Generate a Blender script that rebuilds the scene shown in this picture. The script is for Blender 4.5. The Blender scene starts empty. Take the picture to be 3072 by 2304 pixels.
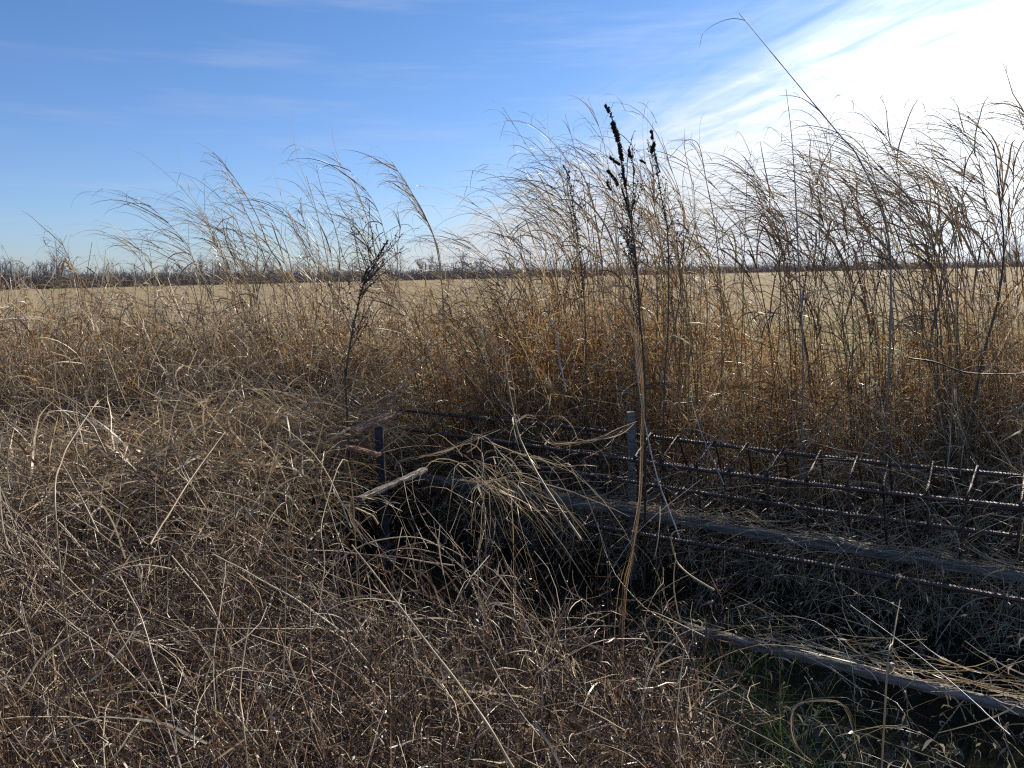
import bpy, math, random
import numpy as np
from mathutils import Matrix, Vector

rng = np.random.default_rng(11)
random.seed(5)
S = bpy.context.scene
COL = S.collection

# ------------------------------------------------------------------ camera
CAM_H = 1.6
FPX = 773.0
PITCH, ROLL = math.radians(7.9), math.radians(-1.2)
cam_d = bpy.data.cameras.new('camera')
cam_d.sensor_width = 36.0
cam_d.lens = FPX / 1024 * 36
cam_d.clip_start = 0.05
cam_d.clip_end = 6000
cam = bpy.data.objects.new('camera', cam_d)
COL.objects.link(cam)
CR = Matrix.Rotation(math.radians(90) - PITCH, 4, 'X') @ Matrix.Rotation(ROLL, 4, 'Z')
cam.matrix_world = Matrix.Translation((0, 0, CAM_H)) @ CR
S.camera = cam
CR3 = np.array(CR.to_3x3())


def at(px, py, Y):
    """world point at depth Y that shows at pixel (px, py) of the 1024x768 frame"""
    d = CR3 @ np.array([(px - 512) / FPX, -(py - 384) / FPX, -1.0])
    return np.array([0, 0, CAM_H]) + d * (Y / d[1])


# ------------------------------------------------------------------ light
SUN_EL, SUN_AZ = math.radians(36), math.radians(42)
sd = np.array([math.sin(SUN_AZ) * math.cos(SUN_EL), math.cos(SUN_AZ) * math.cos(SUN_EL), math.sin(SUN_EL)])
sun_d = bpy.data.lights.new('sun', 'SUN')
sun_d.energy = 5.0
sun_d.angle = math.radians(0.55)
sun_d.color = (1.0, 0.91, 0.79)
sun = bpy.data.objects.new('sun', sun_d)
COL.objects.link(sun)
sun.rotation_euler = Vector(sd).to_track_quat('Z', 'Y').to_euler()

W = bpy.data.worlds.new('World')
S.world = W
W.use_nodes = True
nt = W.node_tree
nt.nodes.clear()


def N(t, **kw):
    n = nt.nodes.new(t)
    for k, v in kw.items():
        setattr(n, k, v)
    return n


def math_n(op, a, b=None, c=None, clamp=False):
    n = N('ShaderNodeMath', operation=op)
    n.use_clamp = clamp
    for i, v in enumerate((a, b, c)):
        if v is None:
            continue
        if isinstance(v, (int, float)):
            n.inputs[i].default_value = v
        else:
            nt.links.new(v, n.inputs[i])
    return n.outputs[0]


def smooth_n(x, a, b):
    n = N('ShaderNodeMapRange', interpolation_type='SMOOTHSTEP')
    nt.links.new(x, n.inputs['Value'])
    n.inputs['From Min'].default_value = a
    n.inputs['From Max'].default_value = b
    return n.outputs[0]


sky = N('ShaderNodeTexSky', sky_type='NISHITA')
sky.sun_disc = False
sky.sun_elevation = SUN_EL
sky.sun_rotation = SUN_AZ
sky.altitude = 80
sky.air_density = 1.0
sky.dust_density = 0.55
sky.ozone_density = 2.4
tc = N('ShaderNodeTexCoord')
sep = N('ShaderNodeSeparateXYZ')
nt.links.new(tc.outputs['Generated'], sep.inputs[0])
zc = math_n('MAXIMUM', sep.outputs[2], 0.0)
zz = math_n('ADD', zc, 0.12)
cx = math_n('DIVIDE', sep.outputs[0], zz)
cy = math_n('DIVIDE', sep.outputs[1], zz)
# cirrus streaks run along direction A on the cloud plane, B is across
SKA = math.radians(0.0)


def dirplane(px, py):
    d = CR3 @ np.array([(px - 512) / FPX, -(py - 384) / FPX, -1.0])
    d /= np.linalg.norm(d)
    return np.array([d[0], d[1]]) / (max(d[2], 0) + 0.12)


p1, p2 = dirplane(560, 165), dirplane(800, 40)
A = (p2 - p1) / np.linalg.norm(p2 - p1)
Bv = np.array([-A[1], A[0]])
if (dirplane(1000, 200) - p1) @ Bv < 0:
    Bv = -Bv
off = float(p1 @ Bv)
along = math_n('ADD', math_n('MULTIPLY', cx, float(A[0])), math_n('MULTIPLY', cy, float(A[1])))
across = math_n('SUBTRACT', math_n('ADD', math_n('MULTIPLY', cx, float(Bv[0])), math_n('MULTIPLY', cy, float(Bv[1]))), off)


def noise_n(sa, sb, detail, seed, rough=0.55, dist=0.0):
    cmb = N('ShaderNodeCombineXYZ')
    nt.links.new(math_n('MULTIPLY', along, sa), cmb.inputs[0])
    nt.links.new(math_n('MULTIPLY', across, sb), cmb.inputs[1])
    cmb.inputs[2].default_value = seed
    n = N('ShaderNodeTexNoise')
    n.inputs['Scale'].default_value = 1.0
    n.inputs['Detail'].default_value = detail
    n.inputs['Roughness'].default_value = rough
    n.inputs['Distortion'].default_value = dist
    nt.links.new(cmb.outputs[0], n.inputs['Vector'])
    return n.outputs['Fac']


n_big = noise_n(0.55, 2.2, 5, 3.1)
n_fine = noise_n(2.2, 9.0, 7, 8.4, 0.6, 0.6)
n_rip = noise_n(7.0, 10.0, 5, 1.7, 0.6, 0.4)
wv = N('ShaderNodeVectorMath', operation='MULTIPLY')
nt.links.new(tc.outputs['Generated'], wv.inputs[0])
wv.inputs[1].default_value = (3.0, 3.0, 34.0)
n_thin_n = N('ShaderNodeTexNoise')
n_thin_n.inputs['Scale'].default_value = 1.0
n_thin_n.inputs['Detail'].default_value = 6
n_thin_n.inputs['Roughness'].default_value = 0.6
nt.links.new(wv.outputs[0], n_thin_n.inputs['Vector'])
n_thin = n_thin_n.outputs['Fac']
# thin streaky sheet with a firm upper edge, thickening into a white bank towards the sun
edge = math_n('ADD', across, math_n('MULTIPLY', math_n('SUBTRACT', n_big, 0.5), 0.28))
edge2 = math_n('ADD', across, math_n('MULTIPLY', math_n('SUBTRACT', n_fine, 0.5), 0.55))
streak = smooth_n(n_fine, 0.26, 0.74)
ripple = smooth_n(n_rip, 0.40, 0.68)
sheet = smooth_n(edge, -0.10, 0.12)
fringe = smooth_n(edge, -0.55, 0.0)
white = smooth_n(edge2, 0.10, 0.95)
c1 = math_n('MULTIPLY', sheet, math_n('ADD', 0.24, math_n('ADD', math_n('MULTIPLY', streak, 0.34), math_n('MULTIPLY', ripple, 0.16))))
c2 = math_n('ADD', math_n('MULTIPLY', white, 0.75), math_n('MULTIPLY', fringe, math_n('MULTIPLY', streak, 0.16)))
c3 = math_n('MULTIPLY', smooth_n(n_thin, 0.46, 0.76), 0.20)
dens = math_n('ADD', math_n('ADD', c1, c2), c3, clamp=True)
# forward scattering: thin cloud is brightest towards the sun
dot = N('ShaderNodeVectorMath', operation='DOT_PRODUCT')
nt.links.new(tc.outputs['Generated'], dot.inputs[0])
dot.inputs[1].default_value = tuple(sd)
mu = math_n('MAXIMUM', dot.outputs['Value'], 0.0)
fwd = math_n('ADD', math_n('MULTIPLY', math_n('POWER', mu, 14.0), 14.0), math_n('ADD', math_n('MULTIPLY', math_n('POWER', mu, 5.0), 9.0), 6.5))
ccol = N('ShaderNodeCombineXYZ')
for i, k in enumerate((0.93, 0.985, 1.06)):
    nt.links.new(math_n('MULTIPLY', fwd, k), ccol.inputs[i])
mix = N('ShaderNodeMix', data_type='RGBA')
nt.links.new(dens, mix.inputs[0])
tnt = N('ShaderNodeMix', data_type='RGBA')
nt.links.new(smooth_n(sep.outputs[2], -0.02, 0.42), tnt.inputs[0])
tnt.inputs[6].default_value = (0.86, 1.02, 1.40, 1)
tnt.inputs[7].default_value = (0.60, 0.89, 1.24, 1)
mul = N('ShaderNodeMix', data_type='RGBA', blend_type='MULTIPLY')
mul.inputs[0].default_value = 1.0
nt.links.new(sky.outputs[0], mul.inputs[6])
nt.links.new(tnt.outputs[2], mul.inputs[7])
nt.links.new(mul.outputs[2], mix.inputs[6])
nt.links.new(ccol.outputs[0], mix.inputs[7])
bg = N('ShaderNodeBackground')
bg.inputs['Strength'].default_value = 0.078
nt.links.new(mix.outputs[2], bg.inputs['Color'])
wo = N('ShaderNodeOutputWorld')
nt.links.new(bg.outputs[0], wo.inputs['Surface'])

S.view_settings.view_transform = 'Standard'
S.view_settings.look = 'None'
S.view_settings.gamma = 1.0
S.view_settings.use_curve_mapping = False
S.view_settings.exposure = 0.38
S.cycles.max_bounces = 5
S.cycles.diffuse_bounces = 2
S.cycles.glossy_bounces = 2
S.cycles.transmission_bounces = 3
S.cycles.use_denoising = False
S.cycles.caustics_reflective = False
S.cycles.caustics_refractive = False
S.cycles.filter_width = 1.2

# ------------------------------------------------------------------ materials


def ramp_set(r, stops):
    e = r.color_ramp.elements
    while len(e) > 1:
        e.remove(e[-1])
    e[0].position = stops[0][0]
    e[0].color = (*stops[0][1], 1)
    for p, c in stops[1:]:
        x = e.new(p)
        x.color = (*c, 1)


def straw_mat(name, stops, trans=0.3, gloss=0.12, rough=0.38, grain=40.0):
    m = bpy.data.materials.new(name)
    m.use_nodes = True
    t = m.node_tree
    t.nodes.clear()
    a = t.nodes.new('ShaderNodeAttribute')
    a.attribute_name = 'tint'
    r = t.nodes.new('ShaderNodeValToRGB')
    ramp_set(r, stops)
    geo = t.nodes.new('ShaderNodeTexCoord')
    nz = t.nodes.new('ShaderNodeTexNoise')
    nz.inputs['Scale'].default_value = grain
    nz.inputs['Detail'].default_value = 3
    t.links.new(geo.outputs['Object'], nz.inputs['Vector'])
    ad = t.nodes.new('ShaderNodeMath')
    ad.operation = 'MULTIPLY_ADD'
    t.links.new(nz.outputs['Fac'], ad.inputs[0])
    ad.inputs[1].default_value = 0.45
    sb = t.nodes.new('ShaderNodeMath')
    sb.operation = 'SUBTRACT'
    t.links.new(a.outputs['Fac'], sb.inputs[0])
    sb.inputs[1].default_value = 0.225
    t.links.new(sb.outputs[0], ad.inputs[2])
    t.links.new(ad.outputs[0], r.inputs[0])
    df = t.nodes.new('ShaderNodeBsdfDiffuse')
    tr = t.nodes.new('ShaderNodeBsdfTranslucent')
    gl = t.nodes.new('ShaderNodeBsdfGlossy')
    gl.inputs['Roughness'].default_value = rough
    gl.inputs['Color'].default_value = (0.9, 0.9, 0.9, 1)
    t.links.new(r.outputs[0], df.inputs['Color'])
    t.links.new(r.outputs[0], tr.inputs['Color'])
    m1 = t.nodes.new('ShaderNodeMixShader')
    m1.inputs[0].default_value = trans
    t.links.new(df.outputs[0], m1.inputs[1])
    t.links.new(tr.outputs[0], m1.inputs[2])
    m2 = t.nodes.new('ShaderNodeMixShader')
    lw = t.nodes.new('ShaderNodeLayerWeight')
    lw.inputs['Blend'].default_value = 0.35
    mm = t.nodes.new('ShaderNodeMath')
    mm.operation = 'MULTIPLY_ADD'
    t.links.new(lw.outputs['Facing'], mm.inputs[0])
    mm.inputs[1].default_value = gloss * 1.5
    mm.inputs[2].default_value = gloss * 0.5
    t.links.new(mm.outputs[0], m2.inputs[0])
    t.links.new(m1.outputs[0], m2.inputs[1])
    t.links.new(gl.outputs[0], m2.inputs[2])
    o = t.nodes.new('ShaderNodeOutputMaterial')
    t.links.new(m2.outputs[0], o.inputs['Surface'])
    return m


def surf_mat(name, stops, scale=5.0, detail=8, rough=0.85, bump=0.3, stretch=(1, 1, 1), spec=0.3, bscale=None):
    m = bpy.data.materials.new(name)
    m.use_nodes = True
    t = m.node_tree
    b = t.nodes['Principled BSDF']
    b.inputs['Roughness'].default_value = rough
    b.inputs['Specular IOR Level'].default_value = spec
    tcn = t.nodes.new('ShaderNodeTexCoord')
    mp = t.nodes.new('ShaderNodeMapping')
    mp.inputs['Scale'].default_value = stretch
    t.links.new(tcn.outputs['Object'], mp.inputs[0])
    nz = t.nodes.new('ShaderNodeTexNoise')
    nz.inputs['Scale'].default_value = scale
    nz.inputs['Detail'].default_value = detail
    nz.inputs['Roughness'].default_value = 0.62
    t.links.new(mp.outputs[0], nz.inputs['Vector'])
    r = t.nodes.new('ShaderNodeValToRGB')
    ramp_set(r, stops)
    t.links.new(nz.outputs['Fac'], r.inputs[0])
    t.links.new(r.outputs[0], b.inputs['Base Color'])
    n2 = t.nodes.new('ShaderNodeTexNoise')
    n2.inputs['Scale'].default_value = bscale or scale * 4
    n2.inputs['Detail'].default_value = 6
    t.links.new(mp.outputs[0], n2.inputs['Vector'])
    bp = t.nodes.new('ShaderNodeBump')
    bp.inputs['Strength'].default_value = bump
    bp.inputs['Distance'].default_value = 0.02
    t.links.new(n2.outputs['Fac'], bp.inputs['Height'])
    t.links.new(bp.outputs[0], b.inputs['Normal'])
    return m


M = {}
M['straw'] = straw_mat('straw', [(0.0, (0.10, 0.060, 0.032)), (0.3, (0.30, 0.205, 0.11)), (0.6, (0.50, 0.385, 0.23)), (1.0, (0.74, 0.63, 0.44))], 0.33, 0.075, 0.46)
M['brush'] = straw_mat('brush', [(0.0, (0.016, 0.009, 0.007)), (0.4, (0.070, 0.036, 0.021)), (0.68, (0.24, 0.135, 0.070)), (0.86, (0.58, 0.42, 0.26)), (1.0, (0.88, 0.72, 0.50))], 0.24, 0.07, 0.40)  # dark end deepens the shade gaps, pale end paints strand glints
M['shaded_litter'] = straw_mat('shaded_litter', [(0.0, (0.018, 0.012, 0.010)), (0.5, (0.06, 0.038, 0.028)), (1.0, (0.22, 0.17, 0.12))], 0.15, 0.05, 0.45)  # rotten litter brown, darkened further to paint shade under the brush
M['russet'] = straw_mat('russet', [(0.0, (0.15, 0.062, 0.022)), (0.4, (0.36, 0.19, 0.070)), (0.75, (0.50, 0.31, 0.13)), (1.0, (0.64, 0.47, 0.25))], 0.50, 0.035, 0.5)
M['plume'] = straw_mat('plume', [(0.0, (0.17, 0.115, 0.07)), (0.5, (0.36, 0.27, 0.165)), (1.0, (0.55, 0.45, 0.30))], 0.30, 0.05, 0.5)
M['plume_silhouette'] = straw_mat('plume_silhouette', [(0.0, (0.06, 0.038, 0.025)), (0.5, (0.19, 0.125, 0.075)), (1.0, (0.40, 0.28, 0.165))], 0.25, 0.06, 0.45)  # dark brown plume, backlit silhouette put into the colour
M['gold'] = straw_mat('gold', [(0.0, (0.26, 0.16, 0.05)), (0.5, (0.46, 0.33, 0.13)), (1.0, (0.62, 0.50, 0.27))], 0.45, 0.10, 0.4)
M['dark_weed'] = straw_mat('dark_weed', [(0.0, (0.03, 0.020, 0.014)), (0.5, (0.085, 0.056, 0.038)), (1.0, (0.24, 0.165, 0.11))], 0.20, 0.08, 0.45)
M['grey_stem'] = straw_mat('grey_stem', [(0.0, (0.16, 0.14, 0.13)), (0.5, (0.34, 0.31, 0.28)), (1.0, (0.55, 0.51, 0.46))], 0.08, 0.12, 0.4)
M['vine'] = straw_mat('vine', [(0.0, (0.10, 0.075, 0.045)), (0.4, (0.26, 0.22, 0.13)), (0.75, (0.44, 0.38, 0.26)), (1.0, (0.68, 0.58, 0.42))], 0.3, 0.10, 0.4)
M['green'] = straw_mat('green', [(0.0, (0.06, 0.10, 0.025)), (0.5, (0.16, 0.22, 0.055)), (1.0, (0.38, 0.38, 0.14))], 0.4, 0.06, 0.4)
M['far_wood'] = straw_mat('far_wood', [(0.0, (0.16, 0.145, 0.15)), (0.5, (0.25, 0.225, 0.225)), (1.0, (0.38, 0.345, 0.33))], 0.0, 0.02, 0.6, 0.3)  # bark tones lightened and greyed to paint distance haze
M['soil'] = surf_mat('soil', [(0.3, (0.018, 0.013, 0.010)), (0.6, (0.05, 0.036, 0.025)), (0.8, (0.09, 0.068, 0.045))], 9, 8, 0.95, 0.6)
M['steel'] = surf_mat('rusty_steel', [(0.3, (0.035, 0.022, 0.018)), (0.55, (0.085, 0.048, 0.034)), (0.8, (0.20, 0.10, 0.06))], 30, 6, 0.40, 0.4, spec=0.6)
M['timber'] = surf_mat('weathered_timber', [(0.3, (0.06, 0.047, 0.036)), (0.5, (0.19, 0.16, 0.13)), (0.75, (0.42, 0.37, 0.32))], 6, 10, 0.5, 0.6, stretch=(0.6, 9, 9), bscale=10)
M['raw_wood'] = surf_mat('raw_wood', [(0.3, (0.25, 0.13, 0.075)), (0.6, (0.44, 0.25, 0.15)), (0.8, (0.58, 0.38, 0.25))], 7, 8, 0.6, 0.5, stretch=(0.6, 8, 8), bscale=10)
M['dark_wood'] = surf_mat('dark_wood', [(0.3, (0.03, 0.026, 0.026)), (0.6, (0.08, 0.072, 0.075)), (0.8, (0.14, 0.13, 0.13))], 7, 8, 0.8, 0.5, stretch=(0.6, 8, 8), bscale=10)

# ------------------------------------------------------------------ object helpers


def tag(o, label=None, cat=None, group=None, kind=None):
    for k, v in (('label', label), ('category', cat), ('group', group), ('kind', kind)):
        if v:
            o[k] = v
    return o


def empty(name, loc, label, cat, group=None):
    o = bpy.data.objects.new(name, None)
    COL.objects.link(o)
    o.location = tuple(float(v) for v in loc)
    o.empty_display_size = 0.1
    return tag(o, label, cat, group)


class Acc:
    """collects vertices, quads and a per-vertex tint, then becomes one mesh"""

    def __init__(s):
        s.v, s.f, s.t, s.n = [], [], [], 0

    def add(s, v, f, t):
        v = np.asarray(v, float).reshape(-1, 3)
        s.v.append(v)
        s.f.append(np.asarray(f, np.int64) + s.n)
        s.t.append(np.broadcast_to(np.asarray(t, float), (len(v),)).astype(float))
        s.n += len(v)

    def mesh(s, name, mat, origin=(0, 0, 0), smooth=True):
        v = np.concatenate(s.v) - np.asarray(origin, float)
        f = np.concatenate([q.reshape(-1, 4) for q in s.f])
        me = bpy.data.meshes.new(name)
        me.vertices.add(len(v))
        me.vertices.foreach_set('co', v.astype(np.float32).ravel())
        me.loops.add(f.size)
        me.loops.foreach_set('vertex_index', f.astype(np.int32).ravel())
        me.polygons.add(len(f))
        me.polygons.foreach_set('loop_start', np.arange(0, f.size, 4, dtype=np.int32))
        me.polygons.foreach_set('loop_total', np.full(len(f), 4, np.int32))
        me.polygons.foreach_set('use_smooth', np.full(len(f), smooth, bool))
        at_ = me.attributes.new('tint', 'FLOAT', 'POINT')
        at_.data.foreach_set('value', np.clip(np.concatenate(s.t), 0, 1).astype(np.float32))
        me.materials.append(mat)
        me.update(calc_edges=True)
        return me

    def obj(s, name, mat, parent=None, origin=(0, 0, 0), smooth=True):
        o = bpy.data.objects.new(name, s.mesh(name, mat, origin, smooth))
        COL.objects.link(o)
        if parent is not None:
            o.parent = parent
        elif any(origin):
            o.location = tuple(float(q) for q in origin)
        return o

    @property
    def tris(s):
        return 2 * sum(q.size // 4 for q in s.f)


def unit(a):
    return a / np.maximum(np.linalg.norm(a, axis=-1, keepdims=True), 1e-9)


def grow(P0, D, L, segs, droop=0.0, curl=0.0, wander=0.1, toward=None, tw=0.0, kink=0.0):
    """vectorised strands: start points, directions, lengths -> (N, segs+1, 3)"""
    n = len(P0)
    D = unit(np.asarray(D, float).copy())
    L = np.broadcast_to(L, (n,))
    step = (L / segs)[:, None]
    pts = np.empty((n, segs + 1, 3))
    pts[:, 0] = P0
    ax = unit(rng.normal(size=(n, 3)))
    c = np.abs(rng.normal(size=(n, 1))) * curl * 3.0 / segs if np.isscalar(curl) else (curl[:, None] * 3.0 / segs)
    dr = droop if np.isscalar(droop) else droop[:, None]
    for i in range(segs):
        D = D + np.cross(ax, D) * c + rng.normal(size=(n, 3)) * wander
        D = D + np.array([0, 0, -1.0]) * (dr * (i + 1) / segs / segs * 3)
        if kink:
            D = D + rng.normal(size=(n, 3)) * 0.75 * (rng.random((n, 1)) < kink)
        if toward is not None:
            D = D + toward * (tw * 3 / segs)
        D = unit(D)
        pts[:, i + 1] = pts[:, i] + D * step
    return pts


def ribbons(acc, pts, w, tint, taper=0.25, base=1.0, twist=0.5):
    n, m, _ = pts.shape
    w = np.broadcast_to(w, (n,))
    tan = unit(np.gradient(pts, axis=1))
    r = unit(rng.normal(size=(n, 1, 3)) + rng.normal(size=(n, m, 3)) * twist * 0.4)
    side = unit(np.cross(tan, r))
    k = np.linspace(0, 1, m)
    prof = (base + (1 - base) * np.minimum(k * 4, 1)) * (1 - (1 - taper) * k ** 1.6)
    h = side * (w[:, None] * prof[None, :] * 0.5)[..., None]
    v = np.stack([pts - h, pts + h], axis=2).reshape(n, m * 2, 3)
    j = np.arange(m - 1)
    q = np.stack([2 * j, 2 * j + 1, 2 * j + 3, 2 * j + 2], axis=1)
    f = (q[None] + (np.arange(n) * m * 2)[:, None, None]).reshape(-1, 4)
    t = np.repeat(np.broadcast_to(tint, (n,)), m * 2)
    acc.add(v.reshape(-1, 3), f, t)


def tubes(acc, pts, r, tint, sides=4, taper=0.4, prof=None):
    n, m, _ = pts.shape
    r = np.broadcast_to(r, (n,))
    tan = unit(np.gradient(pts, axis=1))
    ref = np.array([0.13, 0.31, 0.94])
    a = unit(np.cross(tan, ref))
    b = np.cross(tan, a)
    k = np.linspace(0, 1, m)
    if prof is None:
        prof = 1 - (1 - taper) * k
    ang = np.arange(sides) * 2 * math.pi / sides
    ring = a[:, :, None] * np.cos(ang)[None, None, :, None] + b[:, :, None] * np.sin(ang)[None, None, :, None]
    v = pts[:, :, None] + ring * (r[:, None] * prof[None])[:, :, None, None]
    j = np.arange(m - 1)[:, None]
    s = np.arange(sides)[None]
    s2 = (s + 1) % sides
    q = np.stack(np.broadcast_arrays(j * sides + s, j * sides + s2, (j + 1) * sides + s2, (j + 1) * sides + s), axis=-1).reshape(-1, 4)
    f = (q[None] + (np.arange(n) * m * sides)[:, None, None]).reshape(-1, 4)
    t = np.repeat(np.broadcast_to(tint, (n,)), m * sides)
    acc.add(v.reshape(-1, 3), f, t)


def flecks(acc, P, size, tint, along=None, slim=0.35):
    """small curled leaf scraps and seeds: one bent quad each"""
    n = len(P)
    d = unit(rng.normal(size=(n, 3)) + (0 if along is None else along))
    s = unit(np.cross(d, rng.normal(size=(n, 3))))
    nn = np.cross(d, s)
    size = np.broadcast_to(size, (n,))[:, None]
    a = P
    b = P + d * size * 0.5 + s * size * slim + nn * size * 0.15
    c = P + d * size
    e = P + d * size * 0.5 - s * size * slim * 0.8 + nn * size * 0.1
    v = np.stack([a, b, c, e], axis=1).reshape(-1, 3)
    f = (np.arange(4)[None] + (np.arange(n) * 4)[:, None])
    acc.add(v, f, np.repeat(np.broadcast_to(tint, (n,)), 4))


def spline(ctrl, m):
    c = np.asarray(ctrl, float)
    c = np.vstack([2 * c[0] - c[1], c, 2 * c[-1] - c[-2]])
    out = []
    segs = len(c) - 3
    for t in np.linspace(0, segs - 1e-6, m):
        i = int(t)
        u = t - i
        p0, p1_, p2_, p3 = c[i:i + 4]
        out.append(0.5 * ((2 * p1_) + (-p0 + p2_) * u + (2 * p0 - 5 * p1_ + 4 * p2_ - p3) * u * u + (-p0 + 3 * p1_ - 3 * p2_ + p3) * u ** 3))
    return np.array(out)


def skew(n, lo=0.0, hi=1.0, p=1.8):
    return lo + (hi - lo) * rng.random(n) ** p


def skew_u(lo, hi, n):
    return skew(n, lo, hi, 1.5)


def sample_on(pts, n, lo=0.0, hi=1.0, bias=1.0):
    """n random points per strand, returns positions and tangents, strand ids"""
    N_, m, _ = pts.shape
    ids = np.repeat(np.arange(N_), n)
    k = (lo + (hi - lo) * rng.random(len(ids)) ** bias) * (m - 1) * 0.999
    i = k.astype(int)
    u = (k - i)[:, None]
    p = pts[ids, i] * (1 - u) + pts[ids, i + 1] * u
    return p, unit(pts[ids, i + 1] - pts[ids, i]), ids


# ------------------------------------------------------------------ terrain
CN = np.array([0.559, 0.829])      # across the ditch, away from the camera
CU = np.array([-0.829, 0.559])     # along the ditch, to the left and away


def sm(x, a, b):
    t = np.clip((x - a) / (b - a), 0, 1)
    return t * t * (3 - 2 * t)


def hash_noise(x, y, s, seed):
    xi, yi = x * s, y * s
    r = np.zeros_like(xi)
    g = np.random.default_rng(seed)
    for k in range(6):
        a, b, c, w = g.uniform(-1, 1, 4)
        r += np.sin(xi * (a * 2 + 1.2) + yi * (b * 2.2) + c * 6) * np.cos(yi * (w * 2 + 1.1) + xi * a + k)
    return r / 3.0


WATER_Z = -0.42


def ground_z(x, y):
    x, y = np.asarray(x, float), np.asarray(y, float)
    n = x * CN[0] + y * CN[1]
    u = x * CU[0] + y * CU[1]
    ditch = sm(n, 2.3, 2.95) * (1 - sm(n, 4.7, 5.3)) * (1 - sm(u, 3.9, 4.9))
    pond = sm(x, 0.55, 1.05) * (1 - sm(n, 4.7, 5.3)) * (1 - sm(-u, 3.6, 4.6))
    d = np.maximum(ditch, pond)
    z = -0.85 * d + 0.05 * hash_noise(x, y, 1.3, 4) * (1 - sm(y, 10, 25))
    return z


def build_ground():
    acc = Acc()
    ys = np.concatenate([np.linspace(-3, 12, 140), 12 + (np.linspace(0, 1, 60)[1:] ** 3) * 2600])
    xs = np.concatenate([-(np.linspace(1, 0, 50)[:-1] ** 3) * 2600 - 9, np.linspace(-9, 9, 150), 9 + (np.linspace(0, 1, 50)[1:] ** 3) * 2600])
    X, Y = np.meshgrid(xs, ys)
    Z = ground_z(X, Y)
    v = np.stack([X, Y, Z], -1).reshape(-1, 3)
    nx = len(xs)
    i, j = np.meshgrid(np.arange(len(ys) - 1), np.arange(nx - 1), indexing='ij')
    a = (i * nx + j).ravel()
    f = np.stack([a, a + 1, a + nx + 1, a + nx], 1)
    acc.add(v, f, 0.5)
    m = bpy.data.materials.new('ground')
    m.use_nodes = True
    t = m.node_tree
    b = t.nodes['Principled BSDF']
    b.inputs['Roughness'].default_value = 0.95
    b.inputs['Specular IOR Level'].default_value = 0.15
    tcn = t.nodes.new('ShaderNodeTexCoord')

    def nz(scale, stretch, det=8, dist=0.0):
        mp = t.nodes.new('ShaderNodeMapping')
        mp.inputs['Scale'].default_value = stretch
        mp.inputs['Rotation'].default_value = (0, 0, math.radians(8))
        t.links.new(tcn.outputs['Object'], mp.inputs[0])
        q = t.nodes.new('ShaderNodeTexNoise')
        q.inputs['Scale'].default_value = scale
        q.inputs['Detail'].default_value = det
        q.inputs['Roughness'].default_value = 0.65
        q.inputs['Distortion'].default_value = dist
        t.links.new(mp.outputs[0], q.inputs['Vector'])
        return q.outputs['Fac']

    def ramp(src, stops):
        r = t.nodes.new('ShaderNodeValToRGB')
        ramp_set(r, stops)
        t.links.new(src, r.inputs[0])
        return r.outputs[0]

    def mixc(f_, a_, b_, blend='MIX'):
        q = t.nodes.new('ShaderNodeMix')
        q.data_type = 'RGBA'
        q.blend_type = blend
        if isinstance(f_, (int, float)):
            q.inputs[0].default_value = f_
        else:
            t.links.new(f_, q.inputs[0])
        t.links.new(a_, q.inputs[6])
        t.links.new(b_, q.inputs[7])
        return q.outputs[2]
    fine = ramp(nz(5.0, (1, 1, 1)), [(0.36, (0.10, 0.072, 0.040)), (0.5, (0.29, 0.215, 0.120)), (0.62, (0.54, 0.42, 0.25))])
    rows = ramp(nz(0.25, (0.10, 2.2, 1), 7), [(0.40, (0.13, 0.095, 0.058)), (0.5, (0.27, 0.20, 0.115)), (0.60, (0.44, 0.34, 0.20))])
    field = mixc(0.5, fine, rows)
    weeds = ramp(nz(2.0, (1, 1, 1)), [(0.35, (0.12, 0.115, 0.045)), (0.6, (0.33, 0.29, 0.13))])
    patch = ramp(nz(0.05, (1, 2.4, 1), 5), [(0.45, (0, 0, 0)), (0.62, (0.7, 0.7, 0.7))])
    field = mixc(patch, field, weeds)
    near = ramp(nz(9.0, (1, 1, 1)), [(0.3, (0.018, 0.013, 0.010)), (0.6, (0.05, 0.036, 0.025)), (0.8, (0.10, 0.075, 0.05))])
    sp = t.nodes.new('ShaderNodeSeparateXYZ')
    t.links.new(tcn.outputs['Object'], sp.inputs[0])

    def mr(x, a_, b_):
        q = t.nodes.new('ShaderNodeMapRange')
        q.interpolation_type = 'SMOOTHSTEP'
        t.links.new(x, q.inputs[0])
        q.inputs['From Min'].default_value = a_
        q.inputs['From Max'].default_value = b_
        return q.outputs[0]
    strip = mixc(mr(sp.outputs[1], 20, 32), weeds, field)
    out = mixc(mr(sp.outputs[1], 8, 12), near, strip)
    t.links.new(out, b.inputs['Base Color'])
    bp = t.nodes.new('ShaderNodeBump')
    bp.inputs['Strength'].default_value = 0.6
    bp.inputs['Distance'].default_value = 0.05
    t.links.new(nz(8.0, (1, 1, 1)), bp.inputs['Height'])
    t.links.new(bp.outputs[0], b.inputs['Normal'])
    o = acc.obj('ground', m)
    tag(o, kind='structure')
    o['label'] = 'flat harvested field running to the tree line, with the ditch bank in front'
    return o


build_ground()


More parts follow.
